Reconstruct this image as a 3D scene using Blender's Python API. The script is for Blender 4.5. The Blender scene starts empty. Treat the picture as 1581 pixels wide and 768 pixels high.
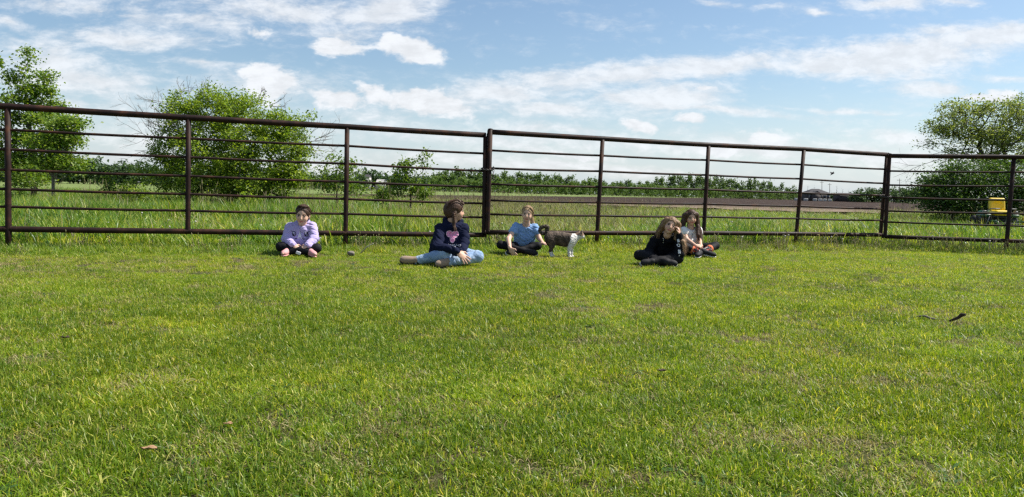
import bpy, math, random
import numpy as np
from mathutils import Vector, Matrix
from mathutils.bvhtree import BVHTree

SC = bpy.context.scene
COL = SC.collection
rng = np.random.default_rng(7)
random.seed(7)

# ------------------------------------------------------------------ camera
PW, PH, F = 1581.0, 768.0, 1190.0        # photograph frame and focal length in its pixels
CAM = np.array([0.0, 0.0, 0.84])
PITCH, ROLL = math.radians(-4.23), math.radians(1.4)
fwd = np.array([0, math.cos(PITCH), math.sin(PITCH)])
r0 = np.array([1.0, 0, 0]); u0 = np.cross(r0, fwd)
# image horizon drops to the right: camera rolled counter-clockwise
right = r0 * math.cos(ROLL) + u0 * math.sin(ROLL)
up = u0 * math.cos(ROLL) - r0 * math.sin(ROLL)
cam_d = bpy.data.cameras.new('camera')
cam = bpy.data.objects.new('camera', cam_d); COL.objects.link(cam)
cam_d.sensor_width = 36.0; cam_d.lens = 36.0 * F / PW
cam_d.clip_start = 0.05; cam_d.clip_end = 6000
M = Matrix(((right[0], up[0], -fwd[0], CAM[0]), (right[1], up[1], -fwd[1], CAM[1]),
            (right[2], up[2], -fwd[2], CAM[2]), (0, 0, 0, 1)))
cam.matrix_world = M
SC.camera = cam

def ray(px, py):
    return fwd + (px - PW / 2) / F * right + (PH / 2 - py) / F * up
def U(px, py, d):                        # photo pixel at depth d (metres along the view axis)
    return CAM + d * ray(px, py)
def G(px, d, z=0.0):                     # column px, depth d, height z
    a, b = U(px, 0, d), U(px, PH, d)
    t = (z - a[2]) / (b[2] - a[2]); return a + t * (b - a)
def hor(px): return 296 + 0.0244 * (px - 790)

# ------------------------------------------------------------------ light
SUN_EL, SUN_AZ = math.radians(52), math.radians(14)     # azimuth from +X towards +Y
sun_dir = Vector((math.cos(SUN_AZ) * math.cos(SUN_EL), math.sin(SUN_AZ) * math.cos(SUN_EL), math.sin(SUN_EL)))
sd = bpy.data.lights.new('sun', 'SUN'); sd.energy = 4.8; sd.angle = math.radians(0.53); sd.color = (1, 0.95, 0.87)
sun = bpy.data.objects.new('sun', sd); COL.objects.link(sun)
sun.rotation_euler = sun_dir.to_track_quat('Z', 'Y').to_euler()

SC.view_settings.view_transform = 'Standard'; SC.view_settings.look = 'None'
SC.view_settings.exposure = 0.7; SC.view_settings.gamma = 1.0
SC.cycles.max_bounces = 6; SC.cycles.transparent_max_bounces = 8
SC.cycles.diffuse_bounces = 3; SC.cycles.glossy_bounces = 2
SC.cycles.use_denoising = False; SC.cycles.filter_width = 1.4; SC.cycles.sample_clamp_direct = 8; SC.cycles.sample_clamp_indirect = 4

# ------------------------------------------------------------------ node helper
class NT:
    def __init__(s, tree): s.t = tree
    def n(s, kind, **kw):
        nd = s.t.nodes.new(kind)
        ins = kw.pop('i', None)
        for k, v in kw.items(): setattr(nd, k, v)
        if ins:
            for k, v in ins.items(): s.put(nd.inputs[k], v)
        return nd
    def put(s, sock, v):
        if isinstance(v, bpy.types.NodeSocket): s.t.links.new(v, sock)
        elif v is not None: sock.default_value = v
    def math(s, op, a, b=None, c=None, clamp=False):
        nd = s.n('ShaderNodeMath', operation=op, use_clamp=clamp)
        for k, v in enumerate((a, b, c)):
            if v is not None: s.put(nd.inputs[k], v)
        return nd.outputs[0]
    def mix(s, f, a, b, mode='MIX'):
        nd = s.n('ShaderNodeMix', data_type='RGBA', blend_type=mode)
        s.put(nd.inputs[0], f); s.put(nd.inputs[6], a); s.put(nd.inputs[7], b)
        return nd.outputs[2]
    def ramp(s, f, stops, interp='LINEAR'):
        nd = s.n('ShaderNodeValToRGB'); cr = nd.color_ramp; cr.interpolation = interp
        while len(cr.elements) < len(stops): cr.elements.new(0.5)
        for e, (p, c) in zip(cr.elements, stops):
            e.position = p; e.color = c if len(c) == 4 else (*c, 1)
        s.put(nd.inputs[0], f); return nd.outputs[0]
    def noise(s, vec, scale, detail=4, rough=0.55, dist=0.0):
        nd = s.n('ShaderNodeTexNoise', i={'Scale': scale, 'Detail': detail, 'Roughness': rough, 'Distortion': dist})
        if vec is not None: s.put(nd.inputs['Vector'], vec)
        return nd.outputs[0]
    def smooth(s, v, a, b):
        nd = s.n('ShaderNodeMapRange', interpolation_type='SMOOTHSTEP'); s.put(nd.inputs[0], v)
        nd.inputs[1].default_value = a; nd.inputs[2].default_value = b; return nd.outputs[0]
    def scale(s, vec, xyz):
        nd = s.n('ShaderNodeMapping', vector_type='POINT'); s.put(nd.inputs[0], vec)
        nd.inputs['Scale'].default_value = xyz; return nd.outputs[0]

# ------------------------------------------------------------------ sky with clouds (by direction, at infinity)
world = bpy.data.worlds.new('World'); SC.world = world; world.use_nodes = True
wt = world.node_tree; wt.nodes.clear(); W = NT(wt)
sky = W.n('ShaderNodeTexSky', sky_type='NISHITA', sun_disc=False, sun_elevation=SUN_EL,
          sun_rotation=math.pi / 2 - SUN_AZ, altitude=200, air_density=1.0, dust_density=1.1, ozone_density=1.3)
geo = W.n('ShaderNodeTexCoord').outputs['Generated']
sep = W.n('ShaderNodeSeparateXYZ'); W.put(sep.inputs[0], geo)
dx, dy, dz = sep.outputs
yy = W.math('MAXIMUM', dy, 0.02)
gx, gz = W.math('DIVIDE', dx, yy), W.math('DIVIDE', dz, yy)
front = W.smooth(dy, 0.15, 0.35)
cg = W.n('ShaderNodeCombineXYZ'); W.put(cg.inputs[0], gx); W.put(cg.inputs[1], gz)
# domain wobble so no cloud edge is an ellipse
wob = W.n('ShaderNodeTexNoise', i={'Vector': W.scale(cg.outputs[0], (5, 11, 1)), 'Scale': 1.0, 'Detail': 5, 'Roughness': 0.6})
wv = W.n('ShaderNodeVectorMath', operation='MULTIPLY_ADD'); W.put(wv.inputs[0], wob.outputs[1])
wv.inputs[1].default_value = (0.055, 0.03, 0); wv.inputs[2].default_value = (-0.0275, -0.015, 0)
wa = W.n('ShaderNodeVectorMath', operation='ADD'); W.put(wa.inputs[0], cg.outputs[0]); W.put(wa.inputs[1], wv.outputs[0])
gv = wa.outputs[0]
# cloud banks seen from the yard: centre and half sizes in photo pixels turned into directions, tilt in degrees, density
# S = streaky veil, P = puff
CL = [('S',130,8,150,24,3,.75),('S',15,30,45,11,12,.7),('S',40,4,50,9,10,.6),('S',300,28,170,34,6,.62),('S',470,20,190,30,3,.85),
      ('S',610,12,85,26,-4,1.0),('S',520,50,100,12,6,.8),('P',395,50,34,11,4,.75),('P',526,68,46,18,0,1.2),('P',634,78,58,17,8,1.2),
      ('S',200,62,150,22,-2,.9),('S',90,92,130,34,0,.85),('S',150,130,170,32,4,.8),('S',60,70,90,20,4,.6),('S',320,100,80,10,2,.7),
      ('S',390,135,130,34,4,.7),('P',418,130,50,26,8,1.25),('P',520,155,60,16,6,1.0),('P',575,148,50,18,4,.9),('P',662,160,80,22,6,1.25),
      ('S',250,190,260,26,3,.6),('S',120,165,170,24,4,.65),('S',160,205,260,24,2,.7),('S',560,185,170,16,2,.5),
      ('S',760,145,150,26,-8,.95),('S',930,118,190,22,-8,1.0),('S',1100,100,150,18,-7,1.0),('S',1000,150,170,22,-4,.9),('S',850,170,180,18,0,.85),
      ('S',1080,170,280,9,1,.75),('P',1085,138,34,9,0,.8),('S',1180,137,28,5,0,.6),('S',1390,85,200,36,-7,1.05),('S',1540,62,110,24,-6,1.0),
      ('S',1270,98,90,18,-4,.95),('S',1380,6,90,10,-2,.95),('S',1480,4,60,8,0,.9),('S',1265,20,30,5,2,.7),('S',1110,2,45,6,2,.7),('S',1185,6,30,6,0,.6),
      ('S',1300,172,170,6,1,.7),('S',1440,140,80,12,-2,.85),('P',1525,150,60,12,2,1.0),('S',1560,125,70,6,0,.7),
      ('P',990,198,30,11,10,1.1),('P',1062,187,40,9,4,.9),('P',1168,220,90,20,0,.8),('S',1000,225,330,16,1,.85),('S',700,215,330,18,2,.75),
      ('S',1300,235,300,24,1,.85),('S',850,255,420,14,1,.85),('S',400,250,420,16,1,.7),('S',830,200,160,12,0,.8),('P',1130,232,90,16,-3,.8),('P',900,240,80,12,0,.75),('S',640,165,60,10,0,.6),('S',1400,215,160,14,2,.7),
      # the banks go on past the frame
      ('S',-200,60,200,40,3,.9),('S',-260,170,230,40,2,.8),('S',1800,40,230,40,-6,1.0),('S',1850,150,200,26,-2,.9),('S',300,-120,320,50,4,.8),('S',900,-170,300,40,-6,.8),('S',1350,-130,260,40,-5,.8)]
acc = {'S': None, 'P': None}
for kind, cx, cy, rx, ry, an, st in CL:
    r = ray(cx, cy); X, Z = r[0] / r[1], r[2] / r[1]
    mp = W.n('ShaderNodeMapping', vector_type='TEXTURE'); W.put(mp.inputs[0], gv)
    mp.inputs['Location'].default_value = (X, Z, 0)
    mp.inputs['Rotation'].default_value = (0, 0, math.radians(-an) - ROLL)
    mp.inputs['Scale'].default_value = (rx * 1.5 / F, ry * 1.7 / F, 1)
    g = W.n('ShaderNodeTexGradient', gradient_type='SPHERICAL'); W.put(g.inputs[0], mp.outputs[0])
    v = W.math('MULTIPLY', g.outputs['Fac'], st)
    if acc[kind] is None: acc[kind] = v
    else: acc[kind] = W.math('SMOOTH_MAX', acc[kind], v, 0.25)
n1 = W.noise(W.scale(gv, (7, 26, 1)), 1.0, 7, 0.58)
n2 = W.noise(W.scale(gv, (26, 44, 1)), 1.0, 8, 0.58)
n3 = W.noise(W.scale(gv, (34, 80, 1)), 1.0, 7, 0.65)
ns = W.math('ADD', W.math('MULTIPLY', n1, 0.58), W.math('MULTIPLY', n3, 0.42))
dS = W.smooth(W.math('ADD', acc['S'], W.math('MULTIPLY', W.math('SUBTRACT', ns, 0.52), 2.3)), 0.12, 0.80)
dS = W.math('MULTIPLY', dS, W.smooth(acc['S'], 0.02, 0.30))
dP = W.smooth(W.math('ADD', acc['P'], W.math('MULTIPLY', W.math('SUBTRACT', n2, 0.5), 1.7)), 0.30, 0.70)
dP = W.math('MULTIPLY', dP, W.smooth(acc['P'], 0.03, 0.3))
dFr = W.math('MAXIMUM', W.math('MULTIPLY', dS, 0.88), dP)
# everywhere else: the same scattered streaks on a flat cloud deck
zz = W.math('MAXIMUM', dz, 0.06)
cd = W.n('ShaderNodeCombineXYZ'); W.put(cd.inputs[0], W.math('DIVIDE', dx, zz)); W.put(cd.inputs[1], W.math('DIVIDE', dy, zz))
nb = W.noise(cd.outputs[0], 0.9, 8, 0.6, 0.4)
dBk = W.math('MULTIPLY', W.smooth(nb, 0.48, 0.72), 0.8)
hi = W.smooth(gz, 0.30, 0.42)
fr = W.math('MULTIPLY', front, W.math('SUBTRACT', 1.0, hi))
dens = W.math('ADD', W.math('MULTIPLY', dFr, fr), W.math('MULTIPLY', dBk, W.math('SUBTRACT', 1.0, fr)), clamp=True)
lowhaze = W.math('MULTIPLY', W.math('SUBTRACT', 1.0, W.smooth(dz, -0.02, 0.16)), 0.62)
veil = W.math('MAXIMUM', lowhaze, dens)
skyc = W.n('ShaderNodeVectorMath', operation='MULTIPLY'); W.put(skyc.inputs[0], sky.outputs[0]); skyc.inputs[1].default_value = (1.03, 1.10, 1.12)
shade = W.math('ADD', 0.84, W.math('MULTIPLY', W.smooth(W.math('ADD', W.math('MULTIPLY', n2, .5), W.math('MULTIPLY', n3, .5)), 0.38, 0.62), 0.16))
ccol = W.n('ShaderNodeVectorMath', operation='SCALE'); ccol.inputs[0].default_value = (7.9, 8.15, 8.5); W.put(ccol.inputs['Scale'], shade)
hzc = W.mix(W.math('MULTIPLY', lowhaze, W.math('SUBTRACT', 1, W.math('MULTIPLY', dens, 0.6))), skyc.outputs[0], (6.2, 7.05, 8.15, 1))
fin = W.mix(W.math('MULTIPLY', dens, 0.95), hzc, ccol.outputs[0])
bg = W.n('ShaderNodeBackground', i={'Color': fin, 'Strength': 0.075})
wo = W.n('ShaderNodeOutputWorld'); wt.links.new(bg.outputs[0], wo.inputs[0])
world.cycles.sampling_method = 'MANUAL'; world.cycles.sample_map_resolution = 512

# ------------------------------------------------------------------ object helpers
ORI = {}
def tag(o, label=None, cat=None, group=None, kind=None):
    if label: o['label'] = label
    if cat: o['category'] = cat
    if group: o['group'] = group
    if kind: o['kind'] = kind
    return o
def empty(name, loc, label=None, cat=None, group=None):
    o = bpy.data.objects.new(name, None); COL.objects.link(o); o.location = tuple(loc); o.empty_display_size = .1
    return tag(o, label, cat, group)
def root_loc(o):
    while o.parent: o = o.parent
    return np.array(o.location)
def mk_mesh(name, V, faces, mat=None, smooth=False, cols=None):
    """faces: (n,3)/(n,4) arrays or a list of them"""
    me = bpy.data.meshes.new(name)
    V = np.asarray(V, np.float32)
    fl = faces if isinstance(faces, list) else [faces]
    if fl and not isinstance(fl[0], np.ndarray):
        me.from_pydata([tuple(map(float, v)) for v in V], [], [tuple(map(int, f)) for f in fl])
    else:
        fl = [f for f in fl if len(f)]
        loops = np.concatenate([f.reshape(-1) for f in fl]).astype(np.int32)
        sizes = np.concatenate([np.full(len(f), f.shape[1], np.int32) for f in fl])
        me.vertices.add(len(V)); me.vertices.foreach_set('co', V.reshape(-1))
        me.loops.add(len(loops)); me.loops.foreach_set('vertex_index', loops)
        me.polygons.add(len(sizes)); st = np.zeros(len(sizes), np.int32); st[1:] = np.cumsum(sizes)[:-1]
        me.polygons.foreach_set('loop_start', st); me.polygons.foreach_set('loop_total', sizes)
        me.update(calc_edges=True); me.validate()
    if smooth: me.polygons.foreach_set('use_smooth', np.ones(len(me.polygons), bool))
    if cols is not None:
        a = me.color_attributes.new('Col', 'FLOAT_COLOR', 'POINT')
        c = np.ones((len(V), 4), np.float32); c[:, :3] = cols; a.data.foreach_set('color', c.reshape(-1))
    if mat: me.materials.append(mat)
    return me
def obj(name, V, faces, mat, parent=None, smooth=False, cols=None, origin=None):
    """V in world coordinates; one linked object"""
    V = np.asarray(V, float)
    o0 = root_loc(parent) if parent else (np.array(origin) if origin is not None else np.zeros(3))
    me = mk_mesh(name, V - o0, faces, mat, smooth, cols)
    o = bpy.data.objects.new(name, me); COL.objects.link(o)
    if parent: o.parent = parent
    else: o.location = tuple(o0)
    return o
class MB:
    """collects shapes of one mesh"""
    def __init__(s): s.v = []; s.t = []; s.q = []; s.n = 0; s.c = []
    def add(s, V, tri=None, quad=None, col=None):
        V = np.asarray(V, float); s.v.append(V)
        if tri is not None and len(tri): s.t.append(np.asarray(tri, int) + s.n)
        if quad is not None and len(quad): s.q.append(np.asarray(quad, int) + s.n)
        if col is not None: s.c.append(np.tile(np.asarray(col, float), (len(V), 1)) if np.ndim(col) == 1 else col)
        s.n += len(V)
    def tube(s, pts, rad, n=8, caps=True, col=None, flat=1.0):
        pts = np.asarray(pts, float); m = len(pts)
        rad = np.full(m, rad) if np.isscalar(rad) else np.asarray(rad, float)
        tan = np.gradient(pts, axis=0); tan /= np.linalg.norm(tan, axis=1)[:, None] + 1e-12
        ref = np.array([0, 0, 1.0]) if abs(tan[0][2]) < .9 else np.array([1.0, 0, 0])
        a = np.cross(tan, ref); a /= np.linalg.norm(a, axis=1)[:, None] + 1e-12; b = np.cross(tan, a)
        th = np.arange(n) / n * 2 * math.pi
        V = pts[:, None] + rad[:, None, None] * (np.cos(th)[None, :, None] * a[:, None] + flat * np.sin(th)[None, :, None] * b[:, None])
        V = V.reshape(-1, 3)
        i = np.arange(m - 1)[:, None] * n; j = np.arange(n)[None]; k = (j + 1) % n
        q = np.stack([i + j, i + n + j, i + n + k, i + k], -1).reshape(-1, 4)
        tri = []
        if caps:
            V = np.vstack([V, pts[:1], pts[-1:]]); c0, c1 = m * n, m * n + 1
            for t in range(n):
                u = (t + 1) % n
                tri.append((c0, t, u)); tri.append((c1, (m - 1) * n + u, (m - 1) * n + t))
        s.add(V, tri, q, col); return s
    def box(s, c, size, rot=None, col=None, bev=0.0):
        x, y, z = np.array(size) / 2
        if bev <= 0:
            V = np.array([(i * x, j * y, k * z) for k in (-1, 1) for j in (-1, 1) for i in (-1, 1)])
            q = [(0, 2, 3, 1), (4, 5, 7, 6), (0, 1, 5, 4), (2, 6, 7, 3), (0, 4, 6, 2), (1, 3, 7, 5)]
            tri = None
        else:
            b = min(bev, x * .9, y * .9, z * .9)
            prof = []
            for (sx, sy) in ((1, 1), (-1, 1), (-1, -1), (1, -1)):
                a0 = {(1, 1): 0, (-1, 1): 90, (-1, -1): 180, (1, -1): 270}[(sx, sy)]
                for a in (0, 45, 90):
                    t = math.radians(a0 + a); prof.append((sx * (x - b) + b * math.cos(t), sy * (y - b) + b * math.sin(t)))
            prof = np.array(prof); n = len(prof)
            rings = []
            for zz_, sh in ((-z, b), (-z + b * .3, b * .3), (-z + b, 0), (z - b, 0), (z - b * .3, b * .3), (z, b)):
                sc = np.array([(x - sh) / x, (y - sh) / y]); rings.append(np.c_[prof * sc, np.full(n, zz_)])
            V = np.vstack(rings + [[[0, 0, -z]], [[0, 0, z]]]); q = []; tri = []
            for r_ in range(5):
                for t in range(n):
                    u = (t + 1) % n; q.append((r_ * n + t, r_ * n + u, (r_ + 1) * n + u, (r_ + 1) * n + t))
            for t in range(n):
                u = (t + 1) % n; tri.append((6 * n, u, t)); tri.append((6 * n + 1, 5 * n + t, 5 * n + u))
        if rot is not None: V = V @ np.array(rot).T
        s.add(V + np.array(c), tri, q, col); return s
    def ball(s, c, r, n=8, m=6, col=None, rot=None):
        r = np.array([r, r, r]) if np.isscalar(r) else np.array(r)
        V = [(0, 0, -1)]
        for i in range(1, m):
            f = math.pi * i / m - math.pi / 2
            V += [(math.cos(f) * math.cos(2 * math.pi * j / n), math.cos(f) * math.sin(2 * math.pi * j / n), math.sin(f)) for j in range(n)]
        V.append((0, 0, 1)); V = np.array(V) * r
        t = [(0, 1 + (j + 1) % n, 1 + j) for j in range(n)]; L = len(V) - 1; b = 1 + (m - 2) * n
        t += [(L, b + j, b + (j + 1) % n) for j in range(n)]
        q = [(1 + i * n + j, 1 + i * n + (j + 1) % n, 1 + (i + 1) * n + (j + 1) % n, 1 + (i + 1) * n + j) for i in range(m - 2) for j in range(n)]
        if rot is not None: V = V @ np.array(rot).T
        s.add(V + np.array(c), t, q, col); return s
    def build(s, name, mat, parent=None, smooth=False, origin=None):
        V = np.vstack(s.v); fl = []
        if s.t: fl.append(np.vstack(s.t))
        if s.q: fl.append(np.vstack(s.q))
        return obj(name, V, fl, mat, parent, smooth, np.vstack(s.c) if s.c else None, origin)

def hash2(ix, iy, seed):
    h = (ix.astype(np.int64) * 374761393 + iy.astype(np.int64) * 668265263 + seed * 974711) & 0xffffffff
    h = ((h ^ (h >> 13)) * 1274126177) & 0xffffffff
    return ((h ^ (h >> 16)) & 0xffff) / 65535.0
def vnoise(x, y, seed=0, octs=3):
    out = np.zeros_like(x, float); amp = 1; tot = 0
    for o in range(octs):
        ix, iy = np.floor(x), np.floor(y); fx, fy = x - ix, y - iy
        fx = fx * fx * (3 - 2 * fx); fy = fy * fy * (3 - 2 * fy)
        a = hash2(ix, iy, seed + o); b = hash2(ix + 1, iy, seed + o); c = hash2(ix, iy + 1, seed + o); d = hash2(ix + 1, iy + 1, seed + o)
        out += amp * ((a * (1 - fx) + b * fx) * (1 - fy) + (c * (1 - fx) + d * fx) * fy); tot += amp
        amp *= .5; x = x * 2.03 + 17.1; y = y * 2.03 + 5.3
    return out / tot

# ------------------------------------------------------------------ materials
def new_mat(name):
    m = bpy.data.materials.new(name); m.use_nodes = True; m.node_tree.nodes.clear()
    T = NT(m.node_tree); T.out = T.n('ShaderNodeOutputMaterial'); return m, T
def bsdf(T, col, rough=.6, spec=.4, metal=0, bump=None, bstr=.3, bdist=.01, **kw):
    b = T.n('ShaderNodeBsdfPrincipled', i={'Base Color': col, 'Roughness': rough, 'Specular IOR Level': spec, 'Metallic': metal})
    for k, v in kw.items(): T.put(b.inputs[k], v)
    if bump is not None:
        bp = T.n('ShaderNodeBump', i={'Strength': bstr, 'Distance': bdist, 'Height': bump}); T.put(b.inputs['Normal'], bp.outputs[0])
    return b
def fin_mat(T, sh): T.t.links.new(sh, T.out.inputs[0])
def m_simple(name, col, rough=.6, var=.25, scale=20, spec=.4, metal=0, bstr=.25, bdist=.004):
    m, T = new_mat(name); co = T.n('ShaderNodeTexCoord').outputs['Object']
    n = T.noise(co, scale, 5, .6)
    c = T.mix(n, tuple(x * (1 - var) for x in col) + (1,), tuple(min(1, x * (1 + var)) for x in col) + (1,))
    fin_mat(T, bsdf(T, c, rough, spec, metal, n, bstr, bdist).outputs[0]); return m
def m_leaf(name, stops, rough=.45, trans=.45, patch=None, patch_scale=.5, tint=(1, 1, 1), spec=.35):
    """leaves and blades: every leaf takes its own hue from the ramp; light passes through"""
    m, T = new_mat(name)
    ri = T.n('ShaderNodeNewGeometry').outputs['Random Per Island']
    oi = T.n('ShaderNodeObjectInfo').outputs['Random']
    f = T.math('FRACT', T.math('ADD', ri, oi))
    c = T.ramp(f, stops)
    if patch:
        pos = T.n('ShaderNodeNewGeometry').outputs['Position']
        pn = T.smooth(T.noise(pos, patch_scale, 4, .6), .38, .66)
        c = T.mix(1.0, c, T.mix(pn, (*patch[0], 1), (*patch[1], 1)), 'MULTIPLY')
    b = bsdf(T, c, rough, spec)
    tc = T.mix(1.0, c, (1.25 * tint[0], 1.25 * tint[1], .55 * tint[2], 1), 'MULTIPLY')
    tr = T.n('ShaderNodeBsdfTranslucent', i={'Color': tc})
    mx = T.n('ShaderNodeMixShader', i={0: trans}); T.t.links.new(b.outputs[0], mx.inputs[1]); T.t.links.new(tr.outputs[0], mx.inputs[2])
    fin_mat(T, mx.outputs[0]); return m
# ================================================================== ground, fields
def grid(x0, x1, y0, y1, nx, ny, zf):
    xs, ys = np.linspace(x0, x1, nx), np.linspace(y0, y1, ny)
    X, Y = np.meshgrid(xs, ys); Z = zf(X, Y)
    i = np.arange(ny - 1)[:, None] * nx + np.arange(nx - 1)[None]
    q = np.stack([i, i + 1, i + nx + 1, i + nx], -1).reshape(-1, 4)
    return np.c_[X.ravel(), Y.ravel(), Z.ravel()], q

m, T = new_mat('soil_and_thatch')
pos = T.n('ShaderNodeNewGeometry').outputs['Position']
na, nb_ = T.noise(pos, 9, 6, .65), T.noise(pos, .6, 4, .6)
c = T.ramp(na, [(.25, (.030, .028, .014)), (.5, (.075, .08, .028)), (.75, (.15, .15, .06))])
c = T.mix(T.smooth(nb_, .35, .65), c, (.07, .10, .025, 1))
fin_mat(T, bsdf(T, c, .95, .1, 0, na, .8, .02).outputs[0]); MAT_GROUND = m
V, q = grid(-3000, 3000, -60, 5000, 2, 2, lambda x, y: x * 0 - 0.012)
tag(obj('ground', V, q, MAT_GROUND), kind='structure')

m, T = new_mat('lawn_soil')
pos = T.n('ShaderNodeNewGeometry').outputs['Position']
na, nb_ = T.noise(pos, 30, 6, .65), T.noise(pos, 1.1, 4, .6)
c = T.ramp(na, [(.25, (.014, .012, .007)), (.5, (.060, .050, .026)), (.72, (.20, .165, .085))])
c = T.mix(T.smooth(nb_, .4, .62), c, T.mix(na, (.020, .030, .008, 1), (.06, .08, .018, 1)))
fin_mat(T, bsdf(T, c, .95, .1, 0, na, .8, .012).outputs[0])
V, q = grid(-16, 16, -4, 17, 90, 60, lambda x, y: .012 * (vnoise(x * 1.3, y * 1.3, 3) - .5) + 0.0)
tag(obj('lawn', V, q, m), kind='structure')

# tilled field: furrowed clods near, grain of stubble flecks farther out
m, T = new_mat('tilled_soil')
pos = T.n('ShaderNodeNewGeometry').outputs['Position']
na = T.noise(T.scale(pos, (1, .35, 1)), 1.6, 6, .7); nc = T.noise(T.scale(pos, (1, .18, 1)), 3.2, 3, .8)
sepp = T.n('ShaderNodeSeparateXYZ'); T.put(sepp.inputs[0], pos)
c = T.ramp(na, [(.3, (.018, .011, .008)), (.5, (.034, .021, .015)), (.7, (.068, .044, .032))])
c = T.mix(T.math('MULTIPLY', T.smooth(nc, .60, .70), .4), c, (.30, .24, .17, 1))
edge = T.math('ADD', sepp.outputs[1], T.math('MULTIPLY', na, 14))
c = T.mix(T.math('MULTIPLY', T.math('SUBTRACT', 1, T.smooth(edge, 54, 70)), .75), c, T.mix(na, (.16, .115, .085, 1), (.30, .23, .17, 1)))
fin_mat(T, bsdf(T, c, .95, .1).outputs[0])
nb, nr = 420, 170                                        # swept over bearings: its far edge runs off slantwise to the right
B_, R_ = np.meshgrid(np.linspace(-.62, .95, nb), np.linspace(0, 1, nr) ** 1.5)
YF = np.minimum(420, np.where(B_ < .40, 122 / np.maximum(.05, 1 - 2.4 * B_), 420)); YN = 44 + 1.5 * np.sin(B_ * 9)
Y_ = YN + (YF - YN) * R_; X_ = B_ * Y_
Z_ = .055 + .06 * (np.sin(Y_ * 2.1 + .4 * np.sin(X_ * .05)) * .5 + .5) + .10 * vnoise(X_ * 1.7, Y_ * .8, 9, 2)
V = np.c_[X_.ravel(), Y_.ravel(), Z_.ravel()]; i = np.arange(nr - 1)[:, None] * nb + np.arange(nb - 1)[None]
q = np.stack([i, i + 1, i + nb + 1, i + nb], -1).reshape(-1, 4)
tag(obj('tilled_field', V, q, m), kind='structure')
m, T = new_mat('young_crop')
pos = T.n('ShaderNodeNewGeometry').outputs['Position']
na = T.noise(pos, .35, 5, .6)
c = T.ramp(na, [(.3, (.10, .145, .04)), (.7, (.19, .235, .075))])
fin_mat(T, bsdf(T, c, .9, .1).outputs[0])
V, q = grid(-420, 330, 50, 425, 90, 60, lambda x, y: .02 + .03 * vnoise(x * .3, y * .3, 4))
tag(obj('crop_field', V, q, m), kind='structure')

# ================================================================== fence panels
m, T = new_mat('rusted_pipe')
co = T.n('ShaderNodeTexCoord').outputs['Object']
n1_, n2_ = T.noise(co, 6, 6, .65), T.noise(co, 60, 4, .6)
c = T.ramp(n1_, [(.28, (.009, .005, .004)), (.5, (.022, .010, .007)), (.62, (.05, .020, .011)), (.75, (.095, .040, .020))])
c = T.mix(T.math('MULTIPLY', T.smooth(n2_, .62, .78), .3), c, (.06, .03, .018, 1))
fin_mat(T, bsdf(T, c, T.ramp(n1_, [(.3, (.5,) * 3), (.7, (.72,) * 3)]), .18, .0, n2_, .12, .002).outputs[0]); MAT_PIPE = m
m_steel = m_simple('galvanised_chain', (.09, .08, .075), .45, .3, 40, .5, .7)

FH = 1666.0
def interp_depth(x, pts): return np.interp(x, [p[0] for p in pts], [p[1] for p in pts])
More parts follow.
